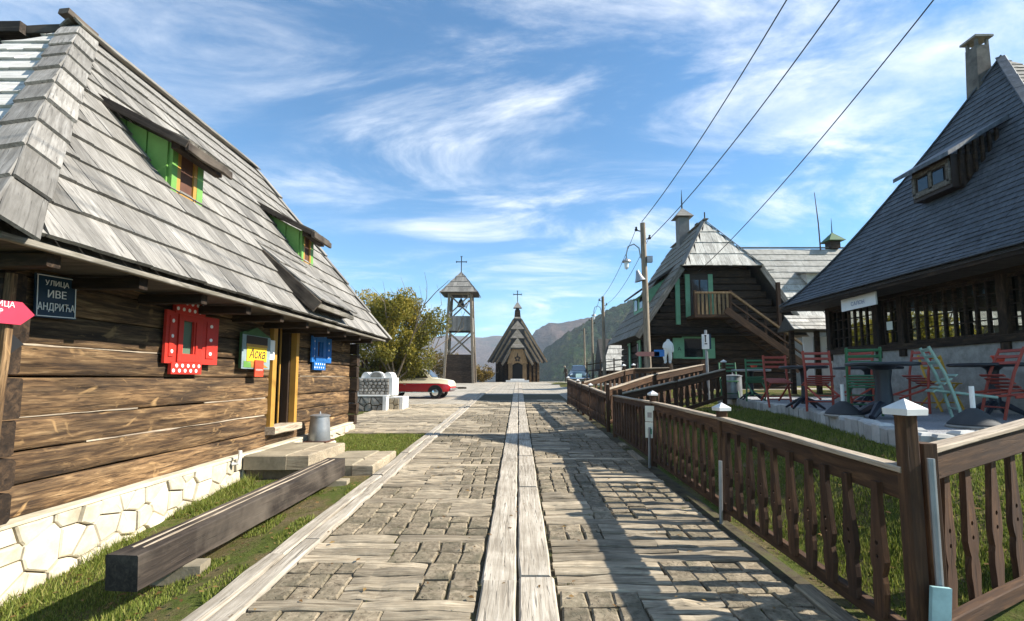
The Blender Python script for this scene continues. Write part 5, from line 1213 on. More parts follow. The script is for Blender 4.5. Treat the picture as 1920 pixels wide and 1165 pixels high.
# ================================================================== UTILITY POLES AND WIRES
def lamp_arm(parent, x, y, z, s=1.0):
    o = obj('lamp_arm', MB().tube([(x, y, z - 0.25 * s), (x - 0.06 * s, y, z + 0.12 * s), (x - 0.24 * s, y, z + 0.27 * s), (x - 0.45 * s, y, z + 0.18 * s), (x - 0.52 * s, y, z - 0.10 * s), (x - 0.52 * s, y, z - 0.26 * s)], 0.025 * s, 6), 'zinc', parent)
    sh = obj('lamp_shade', MB().lathe([(0.17 * s, -0.05 * s), (0.15 * s, 0.0), (0.05 * s, 0.06 * s), (0.03 * s, 0.10 * s)], 14, (x - 0.52 * s, y, z - 0.34 * s)), 'zinc', o)
    obj('lamp_globe', MB().lathe([(0.03 * s, -0.30 * s), (0.075 * s, -0.24 * s), (0.085 * s, -0.12 * s), (0.07 * s, 0.0)], 12, (x - 0.52 * s, y, z - 0.36 * s)), 'lampglass', o)
poles = [((4.60, 17.0), (4.51, 17.0), 7.2, 'tall wooden utility pole with gooseneck lamp before the gabled house'), ((5.66, 31.6), (5.62, 31.6), 7.0, 'second wooden utility pole from the gabled house, with gooseneck lamp'), ((6.58, 42.5), (6.55, 42.5), 7.0, 'third wooden utility pole receding beyond the gabled house'), ((7.2, 52), (7.15, 52), 7.0, 'farthest wooden utility pole at the edge of the square')]
for k, ((x0, y0), (x1, y1), zt_, lbl) in enumerate(poles):
    p = thing('utility_pole', lbl, 'pole', (x0, y0, h(x0, y0)), 'poles along the street')
    zg = h(x0, y0)
    o = obj('shaft', MB().tube([(x0, y0, zg - 0.2), (lerp(x0, x1, 0.5), y0, (zg + zt_) / 2), (x1, y1, zt_)], [0.125, 0.11, 0.095], 10), 'pole', p); auto_smooth(o)
    for s, dz in ((-1, 0.25), (1, 0.55)):
        a_ = obj('insulator', MB().tube([(x1 + s * 0.09, y1, zt_ - dz - 0.05), (x1 + s * 0.22, y1, zt_ - dz - 0.02)], 0.02, 6).lathe([(0.05, 0), (0.06, 0.05), (0.03, 0.1), (0.045, 0.13), (0.01, 0.16)], 8, (x1 + s * 0.24, y1, zt_ - dz - 0.04)), 'black', p)
    if k < 2: lamp_arm(p, x1 - 0.1, y1 - 0.02, zt_ - 1.05 if k == 0 else zt_ - 0.9, 1.0)
    if k == 0:
        b_ = obj('junction_box', MB().box((x1 + 0.2, y1 - 0.05, zt_ - 1.35), (0.2, 0.15, 0.22)), 'zinc', p)
        o = obj('loudspeaker', MB().lathe([(0.2, 0), (0.13, 0.15), (0.07, 0.32), (0.05, 0.4)], 14, (0, 0, 0)), 'zinc', p, Matrix.Translation((x1 - 0.16, y1 - 0.1, zt_ - 2.15)) @ Matrix.Rotation(R(-15), 4, 'Y')); auto_smooth(o)
        obj('arrow_board', MB().prism([(-0.75, -0.08), (0.0, -0.08), (0.0, 0.08), (-0.75, 0.08), (-0.85, 0)], -0.01, 0.01, 'Z'), paint('faded_rose_paint', (0.35, 0.16, 0.14), 0.6, 0.3), p, TX((4.95, 16.86, 2.44), (1, 0, 0), (0, 0, 1)))
        obj('blue_board', MB().box((0.33, 0.01, 0), (0.36, 0.24, 0.02)), 'blue', p, TX((4.62, 16.86, 2.46), (1, 0, 0), (0, 0, 1)))
def wire(a, b, sag, label, r_=0.013):
    a, b = Vector(a), Vector(b); pts = []
    for i in range(25):
        t = i / 24; q = a.lerp(b, t); q.z -= sag * 4 * t * (1 - t); pts.append(q)
    o = obj('overhead_wire', MB().tube(pts, r_, 5), 'black'); tag(o, label, 'wire', 'overhead wires'); return o
wire((4.48, 17, 7.25), (5.3, 3.0, 10.2), 0.5, 'overhead wire from the tip of the tall pole, steepest one crossing the sky')
wire((4.75, 17, 6.62), (6.4, 3.0, 10.3), 0.6, 'overhead wire from the insulator of the tall pole, second of three crossing the sky')
wire((7.3, 19.2, 5.9), (7.55, 3.0, 10.2), 0.55, 'overhead wire leaving the gabled house, lowest of three crossing the sky')
for s, dz in ((-0.24, 0.2), (0.24, 0.5)):
    wire((4.51 + s, 17, 7.2 - dz), (5.62 + s, 31.6, 7.0 - dz), 0.4, 'overhead wire between the first two poles, ' + ('street side' if s < 0 else 'house side'), 0.010)
    wire((5.62 + s, 31.6, 7.0 - dz), (6.55 + s, 42.5, 7.0 - dz), 0.3, 'overhead wire between the second and third pole, ' + ('street side' if s < 0 else 'house side'), 0.012)

# ================================================================== TERRACE FURNITURE
TZ = 1.05
def folding_chair(mat, label, foot, yaw, tilt):
    t = thing('folding_chair', label, 'chair', (foot[0], foot[1], TZ), 'folding chairs on the terrace')
    T = Matrix.Translation((foot[0], foot[1], TZ + 0.005)) @ Matrix.Rotation(yaw, 4, 'Z') @ Matrix.Rotation(-tilt, 4, 'X') @ Matrix.Translation((0, -0.22, 0))
    for s in (-1, 1):
        o = obj('back_rail', MB().tube([(s * 0.20, 0.22, 0.0), (s * 0.20, 0.05, 0.30), (s * 0.20, -0.08, 0.56), (s * 0.20, -0.20, 0.90)], 0.019, 6), mat, t, T); auto_smooth(o)
        obj('leg', MB().tube([(s * 0.165, -0.24, 0.0), (s * 0.165, -0.02, 0.26), (s * 0.165, 0.14, 0.45)], 0.017, 6), mat, t, T)
    for k in range(3): obj('back_slat', MB().hewn(0.44, 0.016, 0.042, 1, 0.001, 0.004, rk), mat, t, T @ frame((0, -0.185 + 0.028 * k, 0.86 - 0.085 * k), (1, 0, 0), (0, -0.3, 1)))
    for k in range(5): obj('seat_slat', MB().hewn(0.40, 0.042, 0.016, 1, 0.001, 0.004, rk), mat, t, T @ frame((0, -0.14 + 0.075 * k, 0.455), (1, 0, 0)))
    for (y_, z_) in ((0.14, 0.14), (-0.16, 0.10)): obj('stretcher', MB().tube([(-0.19, y_, z_), (0.19, y_, z_)], 0.011, 6), mat, t, T)
CHAIRS = [('chairgreen', 'green folding chair tipped against the far terrace table near the zinc can', (5.55, 11.3), R(-12), R(24)),
    ('chairred', 'red-brown folding chair tipped against the round table above the umbrella base', (4.92, 7.9), R(-8), R(28)),
    ('chairred', 'red-brown folding chair behind the tipped one at the same round table', (4.85, 8.95), R(175), R(14)),
    ('chairgreen', 'dark green folding chair leaning on the table with the thick pedestal', (5.05, 7.05), R(150), R(32)),
    ('chairpale', 'pale green folding chair tilted steeply, the lightest on the terrace', (5.62, 6.2), R(62), R(42)),
    ('chairred', 'red folding chair leaning right beside the yellow one against the cafe', (6.30, 7.6), R(-95), R(30)),
    ('chairyellow', 'yellow folding chair standing by the cafe wall', (7.05, 7.85), R(185), R(4)),
    ('chairred', 'dark red folding chair tipped in front of the cafe plinth', (6.35, 6.5), R(-100), R(42)),
    ('chairred', 'orange-red folding chair at the picture edge above the pale rail', (6.15, 5.7), R(-105), R(44)),
    ('chairred', 'red folding chair half hidden behind the thick table pedestal', (5.7, 8.0), R(-75), R(26)),
    ('chairgreen', 'second green folding chair on the far side of the far terrace table', (5.45, 12.4), R(170), R(8))]
for c_ in CHAIRS: folding_chair(*c_)
def table(label, x, y, r_, col, thick):
    t = thing('round_table', label, 'table', (x, y, TZ), 'round terrace tables')
    o = obj('table_top', MB().lathe([(r_ - 0.02, 0.0), (r_, 0.012), (r_, 0.035), (r_ - 0.015, 0.045)], 32, (x, y, TZ + 0.715)), col, t); auto_smooth(o)
    o = obj('pedestal', MB().lathe([(thick * 1.2, 0.1), (thick, 0.2), (thick * 0.8, 0.5), (thick, 0.66), (thick * 1.8, 0.715)], 16, (x, y, TZ)), 'tablet', t); auto_smooth(o)
    for k in range(4):
        a = k * math.pi / 2 + 0.5; c_, s_ = math.cos(a), math.sin(a)
        obj('foot', MB().tube([(x, y, TZ + 0.2), (x + 0.15 * c_, y + 0.15 * s_, TZ + 0.15), (x + 0.34 * c_, y + 0.34 * s_, TZ + 0.03)], [thick * 0.8, thick * 0.6, thick * 0.35], 8), 'tablet', t)
table('small dark round table with the red-brown chairs tipped against it', 5.0, 8.45, 0.38, 'tablet', 0.05)
table('round table with thick black pedestal near the terrace edge', 4.95, 6.55, 0.42, 'tablet', 0.11)
table('dark round table in front of the cafe plinth between red and yellow chairs', 6.85, 6.95, 0.5, 'tablet', 0.07)
table('round table with pale grey top beside the zinc can', 5.75, 11.9, 0.45, 'zinc', 0.05)
table('dark round table against the cafe wall below the notice sheet', 6.6, 9.1, 0.55, 'tablet', 0.06)
for (x, y, lbl) in ((4.66, 6.95, 'black cone umbrella base with white stub near the terrace edge stones'), (5.02, 5.35, 'dark umbrella base with thick white stub, the nearer of the two')):
    t = thing('umbrella_base', lbl, 'umbrella base', (x, y, TZ), 'umbrella bases')
    o = obj('cone', MB().lathe([(0.23, 0.035), (0.23, 0.05), (0.155, 0.13), (0.07, 0.2), (0.035, 0.22)], 28, (x, y, TZ)), 'blackcone', t); auto_smooth(o)
    o = obj('plate', MB().lathe([(0.24, 0.0), (0.25, 0.02), (0.24, 0.035)], 28, (x, y, TZ)), 'stonegrey', t)
    obj('stub', MB().tube([(x, y, TZ + 0.2), (x, y, TZ + 0.46)], 0.024, 10), 'white', t)
pail('zinc_can', (5.62, 12.65, TZ), 0.62, 0.225, 0.22, 'grey zinc can with lid at the far corner of the terrace', 'black')
for (x, y, z_, col, lbl) in ((6.85, 6.85, TZ + 0.76, 'orange', 'small orange pot on the table before the cafe plinth'), (5.8, 11.85, TZ + 0.76, 'orange', 'small red flower pot on the far terrace table')):
    o = obj('flower_pot', MB().lathe([(0.05, 0), (0.075, 0.09), (0.085, 0.09), (0.085, 0.11)], 14, (x, y, z_)), col); tag(o, lbl, 'pot'); auto_smooth(o)

# ================================================================== ROAD SIGN AND STATUE BY THE HOUSE
sp2 = thing('picture_sign', 'small white pictogram sign on a grey post by the ramp fence', 'sign', (5.05, 13.0, 1.0))
obj('post', MB().tube([(5.12, 13.0, 0.9), (5.09, 13.0, 2.9)], 0.035, 8), 'zinc', sp2)
obj('board', MB().box((5.06, 12.95, 2.58), (0.18, 0.05, 0.40)), 'white', sp2); obj('board_back', MB().box((5.18, 12.96, 2.58), (0.06, 0.05, 0.40)), 'navy', sp2)
obj('pictogram', MB().box((5.05, 12.918, 2.64), (0.03, 0.008, 0.16)).box((5.06, 12.918, 2.52), (0.07, 0.008, 0.03)).box((5.05, 12.918, 2.74), (0.05, 0.008, 0.04)), 'ink', sp2)
stp = obj('log_plinth', MB().lathe([(0.24, 0), (0.25, 0.5), (0.23, 1.0), (0.22, 1.02)], 16, (5.95, 19.15, 1.15)), 'logdark'); tag(stp, 'dark log plinth carrying the white statue before the gabled house', 'plinth')
V_ = [(0, 0, 0.52), (0.02, 0.0, 0.66), (0.03, 0, 0.80), (0.02, -0.03, 0.90), (0.01, -0.06, 0.97),      # pelvis spine neck head
      (-0.09, 0, 0.46), (-0.13, -0.02, 0.26), (-0.08, 0.02, 0.06), (-0.15, -0.08, 0.03),              # left leg
      (0.08, 0, 0.46), (0.10, -0.02, 0.25), (0.09, 0.02, 0.06), (0.06, -0.10, 0.03),
      (-0.10, 0, 0.80), (-0.17, -0.03, 0.64), (-0.08, -0.13, 0.60), (0.16, 0, 0.80), (0.20, 0.0, 0.62), (0.20, -0.03, 0.44)]
E_ = [(0, 1), (1, 2), (2, 3), (3, 4), (0, 5), (5, 6), (6, 7), (7, 8), (0, 9), (9, 10), (10, 11), (11, 12), (2, 13), (13, 14), (14, 15), (2, 16), (16, 17), (17, 18)]
R_ = [0.15, 0.145, 0.12, 0.06, 0.085, 0.10, 0.075, 0.05, 0.045, 0.10, 0.08, 0.055, 0.045, 0.07, 0.055, 0.045, 0.07, 0.055, 0.04]
stt_ = skinned('statue', V_, E_, R_, 'white', None, Matrix.Translation((5.95, 19.12, 2.17))); tag(stt_, 'white stooping figure statue on a dark plinth before the gabled house', 'statue')

# ================================================================== STONE FOUNTAIN
fw = thing('stone_fountain', 'whitewashed stone drinking fountain with three rounded lobes beside the log house corner', 'fountain', (-4.9, 16.8, 0.48))
rw = random.Random(9)
def stone_panel(part, x0, x1, z0, z1, y, size, mat_, joint=0.012, grid=False):
    pts = []; nx_ = max(1, round((x1 - x0) / size)); nz_ = max(1, round((z1 - z0) / (size * (0.75 if grid else 1))))
    j_ = 0.12 if grid else 0.36
    for i in range(nx_):
        for k in range(nz_): pts.append((lerp(x0, x1, (i + 0.5 + (0.25 if k % 2 and grid else 0) + rw.uniform(-j_, j_)) / nx_), lerp(z0, z1, (k + 0.5 + rw.uniform(-j_, j_)) / nz_)))
    obj('joint_bed', MB().box(((x0 + x1) / 2, y + 0.006, (z0 + z1) / 2), (x1 - x0, 0.03, z1 - z0)), 'soil', part)
    for c in voronoi(pts, [(x0, z0), (x1, z0), (x1, z1), (x0, z1)]):
        obj('stone', stone_cell(c, joint, 0.03, 0.012, rw), mat_, part, TX((0, y, 0), (1, 0, 0), (0, 0, 1)))
gz = 0.45
pb = obj('plinth', MB().box((-5.0, 16.9, gz + 0.26), (1.12, 1.35, 0.56)).box((-4.48, 16.22, gz + 0.26), (0.12, 0.09, 0.56)).box((-5.0, 16.9, gz + 0.555), (1.2, 1.42, 0.035)), 'stonewhite', fw)
stone_panel(pb, -5.52, -4.55, gz + 0.02, gz + 0.52, 16.225, 0.20, 'stonegrey', 0.016)
sbn = obj('side_basin', MB().box((-4.20, 17.05, gz + 0.24), (0.48, 0.95, 0.52)), 'stonewhite', fw)
stone_panel(sbn, -4.42, -4.08, gz + 0.04, gz + 0.46, 16.575, 0.17, 'slab')
up_ = obj('upper_block', MB().box((-4.92, 17.0, gz + 0.86), (1.18, 0.85, 0.60)), 'stonewhite', fw)
stone_panel(up_, -5.48, -4.45, gz + 0.58, gz + 1.13, 16.575, 0.145, 'stonegrey', 0.010, True)
def lobe(cx, w, hh, y0, y1): return MB().prism([(cx + w * math.cos(math.pi * k / 12), gz + 1.155 + hh * math.sin(math.pi * k / 12)) for k in range(13)], y0, y1, 'Y')
obj('lobe', lobe(-4.90, 0.28, 0.22, 16.60, 16.85), 'stonewhite', up_)
for cx_ in (-5.28, -4.52): obj('lobe', lobe(cx_, 0.15, 0.20, 16.66, 17.3), 'stonewhite', up_)
for cx_ in (-4.90,): obj('lobe_recess', MB().prism([(cx_ + 0.2 * math.cos(math.pi * k / 10), gz + 1.17 + 0.18 * math.sin(math.pi * k / 10)) for k in range(11)], 16.592, 16.60, 'Y'), 'stonegrey', up_)

# ================================================================== CARS
def car(name, label, T, prof, body_mat, top_mat, wheel_r, wheels_x, bumper=True, old=False):
    """prof: stations (x, sill z, belt z, half width at sill, half width at belt, top z, half width at top)"""
    t = bpy.data.objects.new(name, None); place(t, None, T); tag(t, label, 'car')
    def loft(rows_, close=True):
        mb = MB(); n = len(rows_[0])
        vs = [p for r_ in rows_ for p in r_]
        fs = [(i * n + j, (i + 1) * n + j, (i + 1) * n + j + 1, i * n + j + 1) for i in range(len(rows_) - 1) for j in range(n - 1)]
        fs += [tuple(range(n)), tuple(range(len(rows_) * n - 1, (len(rows_) - 1) * n - 1, -1))]; return mb.add(vs, fs)
    low = []; up = []
    for x, s, b, ws, wb, tp, wt in prof:
        low.append([(x, -ws, s), (x, -ws - 0.02, lerp(s, b, 0.4)), (x, -wb, b), (x, wb, b), (x, ws + 0.02, lerp(s, b, 0.4)), (x, ws, s), (x, -ws, s)])
        up.append([(x, -wb, b), (x, lerp(-wb, -wt, 0.75), lerp(b, tp, 0.55)), (x, -wt, tp - 0.02), (x, -wt * 0.5, tp), (x, wt * 0.5, tp), (x, wt, tp - 0.02), (x, lerp(wb, wt, 0.75), lerp(b, tp, 0.55)), (x, wb, b)])
    o = obj('lower_body', loft(low), body_mat, t, T); auto_smooth(o, 35)
    o = obj('upper_body', loft(up), top_mat, t, T); auto_smooth(o, 35)
    for x in wheels_x:
        for s in (-1, 1):
            w_ = max(p[3] for p in prof)
            TT = T @ Matrix.Translation((x, s * (w_ - 0.07), wheel_r)) @ Matrix.Rotation(R(90), 4, 'X')
            o = obj('wheel', MB().lathe([(wheel_r * 0.7, -0.085), (wheel_r * 0.97, -0.07), (wheel_r, 0), (wheel_r * 0.97, 0.07), (wheel_r * 0.7, 0.085)], 24), 'rubber', t, TT); auto_smooth(o, 50)
            obj('hub_cap', MB().lathe([(wheel_r * 0.55, -0.10), (wheel_r * 0.55, 0.10), (0.05, 0.115), (0.02, 0.12)], 18), 'chrome' if not old else 'black', o, TT)
            obj('wheel_arch', MB().prism([(x + (wheel_r + 0.07) * math.cos(math.pi * k / 12), wheel_r + (wheel_r + 0.07) * math.sin(math.pi * k / 12)) for k in range(13)], s * (w_ + 0.012) - 0.01, s * (w_ + 0.012) + 0.01, 'Y'), 'rubber', t, T)
    return t
TR = [(-1.70, 0.42, 0.62, 0.62, 0.64, 0.70, 0.55), (-1.60, 0.30, 0.74, 0.72, 0.72, 0.86, 0.62), (-1.0, 0.27, 0.80, 0.74, 0.74, 0.93, 0.62), (-0.85, 0.27, 0.80, 0.74, 0.74, 0.95, 0.62), (-0.45, 0.27, 0.80, 0.74, 0.74, 1.36, 0.54), (0.15, 0.27, 0.80, 0.74, 0.74, 1.40, 0.54), (0.48, 0.27, 0.80, 0.74, 0.74, 1.33, 0.54), (0.86, 0.27, 0.80, 0.74, 0.73, 0.93, 0.62), (1.30, 0.28, 0.79, 0.73, 0.72, 0.88, 0.62), (1.62, 0.30, 0.75, 0.70, 0.69, 0.82, 0.58), (1.72, 0.38, 0.66, 0.62, 0.62, 0.72, 0.50)]
TR = [(x, s, b_ - 0.12, ws, wb, tp, wt) for x, s, b_, ws, wb, tp, wt in TR]
TC1 = Matrix.Translation((-4.75, 22.6, g(22.6))) @ Matrix.Rotation(R(-4), 4, 'Z')
c1 = car('red_car', 'small old car, red below and cream above, parked behind the autumn tree', TC1, TR, 'carred', 'carcream', 0.27, (-1.05, 1.05))
for s in (-1, 1):
    o = obj('side_window', MB().prism([(-0.70, 0.90), (-0.42, 1.28), (0.42, 1.28), (0.70, 0.92)], s * 0.665 - 0.02, s * 0.665 + 0.02, 'Y'), 'glass', c1, TC1)
    obj('headlight', MB().lathe([(0.085, 0), (0.085, 0.03), (0.04, 0.05)], 12), 'chrome', c1, TC1 @ Matrix.Translation((1.66, s * 0.48, 0.66)) @ Matrix.Rotation(R(90), 4, 'Y'))
    obj('sill_strip', MB().box((0, s * 0.765, 0.285), (2.0, 0.02, 0.03)), 'chrome', c1, TC1)
    obj('belt_strip', MB().box((0.0, s * 0.755, 0.68), (2.5, 0.015, 0.018)), 'chrome', c1, TC1)
    obj('door_handle', MB().box((-0.35, s * 0.765, 0.62), (0.12, 0.02, 0.02)), 'chrome', c1, TC1)
obj('windscreen', MB().add([(0.545, -0.46, 1.29), (0.545, 0.46, 1.29), (0.87, 0.55, 0.955), (0.87, -0.55, 0.955)], [(0, 3, 2, 1)]), 'glass', c1, TC1)
for x in (-1.74, 1.76): obj('bumper', MB().box((x, 0, 0.42), (0.06, 1.35, 0.09)), 'chrome', c1, TC1)
OV = [(-2.1, 0.45, 0.70, 0.5, 0.5, 0.80, 0.4), (-1.6, 0.32, 0.85, 0.78, 0.78, 1.05, 0.55), (-1.0, 0.30, 0.90, 0.82, 0.80, 1.40, 0.52), (-0.3, 0.30, 0.92, 0.82, 0.80, 1.56, 0.55), (0.2, 0.30, 0.92, 0.82, 0.80, 1.50, 0.55), (0.62, 0.30, 0.92, 0.82, 0.78, 1.10, 0.60), (1.2, 0.30, 0.86, 0.82, 0.72, 1.02, 0.42), (1.7, 0.34, 0.76, 0.78, 0.66, 0.92, 0.32), (1.95, 0.42, 0.62, 0.66, 0.5, 0.72, 0.2)]
TC2 = Matrix.Translation((5.2, 41.5, max(h(5.2, 41.5), g(41.5)))) @ Matrix.Rotation(R(-97), 4, 'Z')
c2 = car('vintage_car', 'dark vintage car facing the camera on the far side of the square', TC2, OV, 'carblue', 'carblue', 0.33, (-1.2, 1.25), old=True)
obj('windscreen', MB().add([(0.26, -0.50, 1.47), (0.26, 0.50, 1.47), (0.66, 0.57, 1.10), (0.66, -0.57, 1.10)], [(0, 3, 2, 1)]), 'zinc', c2, TC2)
for s in (-1, 1):
    o = obj('fender', MB().lathe([(0.02, -0.62), (0.22, -0.4), (0.29, 0.0), (0.24, 0.35), (0.05, 0.5)], 14), 'carblue', c2, TC2 @ Matrix.Translation((1.25, s * 0.68, 0.55)) @ Matrix.Rotation(R(90), 4, 'Y')); auto_smooth(o, 60)
    obj('headlight', MB().lathe([(0.11, 0), (0.12, 0.04), (0.06, 0.08)], 12), 'chrome', c2, TC2 @ Matrix.Translation((1.72, s * 0.58, 0.72)) @ Matrix.Rotation(R(90), 4, 'Y'))
obj('grille', MB().box((1.93, 0, 0.62), (0.06, 0.5, 0.36)), 'chrome', c2, TC2)
obj('bumper', MB().tube([(1.95, -0.85, 0.45), (2.12, -0.4, 0.42), (2.12, 0.4, 0.42), (1.95, 0.85, 0.45)], 0.055, 8), 'chrome', c2, TC2)

# person bending beside the vintage car
PV = [(0, 0, 0.92), (0, -0.03, 1.12), (0, -0.10, 1.36), (0, -0.16, 1.50), (0, -0.22, 1.63),
      (-0.09, 0, 0.88), (-0.10, 0.0, 0.48), (-0.10, 0.04, 0.07), (-0.10, -0.10, 0.03), (0.09, 0, 0.88), (0.11, 0.02, 0.48), (0.12, 0.06, 0.07), (0.12, -0.08, 0.03),
      (-0.18, -0.10, 1.36), (-0.24, -0.10, 1.10), (-0.20, -0.24, 0.92), (0.18, -0.10, 1.36), (0.25, -0.14, 1.10), (0.26, -0.34, 1.0)]
PE = E_
PR = [0.14, 0.13, 0.13, 0.055, 0.095, 0.095, 0.065, 0.045, 0.04, 0.095, 0.065, 0.045, 0.04, 0.06, 0.045, 0.035, 0.06, 0.045, 0.035]
pz_ = g(50)
pe = skinned('person', PV, PE, PR, 'darkbrown', None, Matrix.Translation((4.98, 50, pz_)) @ Matrix.Rotation(R(-50), 4, 'Z')); tag(pe, 'person in dark clothes standing left of the vintage car, leaning forward', 'person')
hm = obj('hair', MB().lathe([(0.02, 0.12), (0.08, 0.1), (0.112, 0.03), (0.105, -0.03)][::-1], 14, (0, 0, 0)), 'railtop', pe, Matrix.Translation((4.80, 49.88, pz_ + 1.64)))

# small log lying on the square
lg = obj('fallen_log', MB().hewn(1.1, 0.14, 0.14, 4, 0.02, 0.04, rc), 'logdark', None, frame((-4.1, 33, g(33) + 0.06), (1, 0.1, 0))); tag(lg, 'dark log lying on the pale square beyond the red car', 'log')
# rough timber fence behind the fountain
bf = thing('back_fence', 'brown upright pole fence behind the fountain and the log house corner', 'fence', (-7, 19.5, 0.5))
for k in range(16): bar('pole', (-8.6 + k * 0.2, 19.6 + 0.02 * k, 0.4), (-8.6 + k * 0.2 + rc.uniform(-0.05, 0.05), 19.6, 2.3 + rc.uniform(-0.25, 0.2)), 0.09, 0.06, 'fencex', bf, zh=(0, 1, 0))
bar('rail', (-8.7, 19.66, 1.4), (-5.4, 19.66, 1.4), 0.06, 0.1, 'fencex', bf)

# ================================================================== TREES
def leaf_cloud(name, centers, n, size, mat, parent, seed, squash=(1, 1, 1), droop=0.5):
    rs = np.random.RandomState(seed); C = np.array([c[:3] for c in centers]); Rd = np.array([c[3] for c in centers])
    w = Rd ** 2.2; w /= w.sum(); idx = rs.choice(len(C), n, p=w)
    d = rs.normal(size=(n, 3)); d /= np.linalg.norm(d, axis=1)[:, None]
    P0 = C[idx] + d * (Rd[idx] * (0.35 + 0.7 * rs.uniform(0, 1, n) ** 0.6))[:, None] * np.array(squash)
    ax = rs.normal(size=(n, 3)); ax[:, 2] -= droop; ax /= np.linalg.norm(ax, axis=1)[:, None]
    sd = np.cross(ax, rs.normal(size=(n, 3))); sd /= np.linalg.norm(sd, axis=1)[:, None]
    L = size * rs.uniform(0.6, 1.4, n)[:, None]; Wd = L * 0.42
    V = np.stack([P0 - ax * L * 0.5, P0 + sd * Wd * 0.5, P0 + ax * L * 0.5, P0 - sd * Wd * 0.5], 1)
    cl = rs.uniform(0, 1, len(C))[idx]
    rnd = np.clip(0.45 * cl + 0.55 * rs.uniform(0, 1, n) + 0.12 * (P0[:, 2] - P0[:, 2].mean()) / (P0[:, 2].std() + 1e-6), 0, 1)
    return trimass(name, V, rnd, mat, None, None, parent)
def tree(name, label, base, hgt, spread, nl, lsize, mat, seed, trunk_r=0.09, lowz=0.25, twigs=26, cat='tree'):
    r = random.Random(seed); t = thing(name, label, cat, base); B = Vector(base)
    mb = MB(); tips = []
    fork = B + Vector((r.uniform(-0.05, 0.05), 0, hgt * lowz * 0.7))
    mb.tube([B - Vector((0, 0, 0.1)), B.lerp(fork, 0.5) + Vector((0.03, 0, 0)), fork], [trunk_r * 1.25, trunk_r, trunk_r * 0.9], 9)
    for k in range(9):
        a = k * 2.4 + r.uniform(-0.4, 0.4); e = r.uniform(0.45, 1.0); L = hgt * r.uniform(0.45, 0.78)
        d = Vector((math.cos(a) * (1 - e * 0.55) * spread / hgt * 1.3, math.sin(a) * (1 - e * 0.55) * spread / hgt * 1.3, e)).normalized()
        p1 = fork + d * L * 0.4 + Vector((r.uniform(-.1, .1), r.uniform(-.1, .1), 0)); p2 = fork + d * L + Vector((math.cos(a) * 0.25, math.sin(a) * 0.25, -0.1))
        mb.tube([fork, p1, p2], [trunk_r * 0.55, trunk_r * 0.33, 0.012], 6); tips += [p1, p1.lerp(p2, 0.5), p2]
        for q in range(3):
            s0 = p1.lerp(p2, r.uniform(0.1, 0.9)); dd = (d + Vector((r.uniform(-1, 1), r.uniform(-1, 1), r.uniform(-0.3, 0.7)))).normalized()
            s1 = s0 + dd * L * r.uniform(0.25, 0.45); mb.tube([s0, s0.lerp(s1, 0.5) + Vector((0, 0, 0.05)), s1], [0.022, 0.014, 0.006], 5); tips.append(s1)
    for k in range(twigs):
        s0 = r.choice(tips); dd = Vector((r.uniform(-0.7, 0.7), r.uniform(-0.7, 0.7), r.uniform(0.4, 1.2))).normalized()
        mb.tube([s0, s0 + dd * r.uniform(0.3, 0.5) + Vector((0.05, 0, 0)), s0 + dd * r.uniform(0.6, 1.0)], [0.012, 0.008, 0.004], 4)
    obj('trunk', mb, 'pole', t)
    cs_ = [(p.x, p.y, min(p.z, B.z + hgt * 0.86), r.uniform(0.28, 0.62) * spread * 0.32) for p in tips if p.z > B.z + hgt * 0.12 and math.hypot(p.x - B.x, p.y - B.y) < spread * 0.52]
    for k in range(34):
        a = r.uniform(0, 6.283); rad = spread * 0.5 * r.uniform(0.35, 0.85); zz_ = r.uniform(lowz * 0.75, 0.7); sh_ = 1 - max(0, zz_ - 0.4) * 1.2
        cs_.append((B.x + math.cos(a) * rad * sh_, B.y + math.sin(a) * rad * sh_, B.z + hgt * zz_, r.uniform(0.25, 0.5) * spread * 0.3))
    leaf_cloud('crown', cs_, nl, lsize, mat, t, seed)
    return t
tree('autumn_tree', 'bushy yellow-green autumn tree beside the fountain, hiding the back of the red car', (-5.0, 19.6, 0.58), 5.75, 3.5, 40000, 0.11, 'leaf', 12, 0.08, 0.22, 80)
tree('yellow_bush', 'yellow bush between the bell tower and the church', (-4.0, 52.5, 1.1), 2.4, 2.6, 2500, 0.2, 'leafbush', 5, 0.06, 0.15, 4, 'bush')
tree('hedge_bush', 'low dark green bush behind the log house end and the pole fence', (-7.2, 20.8, 0.6), 3.2, 3.6, 6000, 0.15, 'leaf', 8, 0.08, 0.15, 8, 'bush')
tree('valley_shrub', 'brownish bare-topped shrub behind the foot of the bell tower', (-8.4, 52, 1.1), 4.2, 3.4, 3500, 0.2, 'leafbush', 17, 0.08, 0.2, 20, 'bush')

# ================================================================== GRASS
rg = np.random.RandomState(2)
def scatter(n, x0, x1, y0, y1, keep=None, dens=None):
    out = []
    xs_ = rg.uniform(x0, x1, n); ys_ = rg.uniform(y0, y1, n)
    for x, y in zip(xs_, ys_):
        if keep and not keep(x, y): continue
        out.append((x, y, h(x, y)))
    return out
def patchy(x, y, k=0.0): return mnoise.noise(Vector((x * 1.3, y * 1.3, 4.2))) + 0.5 * mnoise.noise(Vector((x * 4, y * 4, 1))) > k
kl = lambda x, y: patchy(x, y, -0.2 + (0.45 if x > -2.45 else 0.0) + (0.35 if x < -3.72 else 0.0)) and not (-3.95 < x < -2.1 and 6.9 < y < 8.4)
blades('grass', scatter(66000, -3.95, -2.07, 2.3, 8.9, kl), 0.042, 0.010, 'grass', 1, label='short green grass along the foot of the log house', cat='grass')
blades('grass', scatter(22000, -3.9, -2.07, 8.4, 11.0), 0.045, 0.012, 'grass', 2, label='small square of lawn between the stone steps and the timber forecourt', cat='grass')
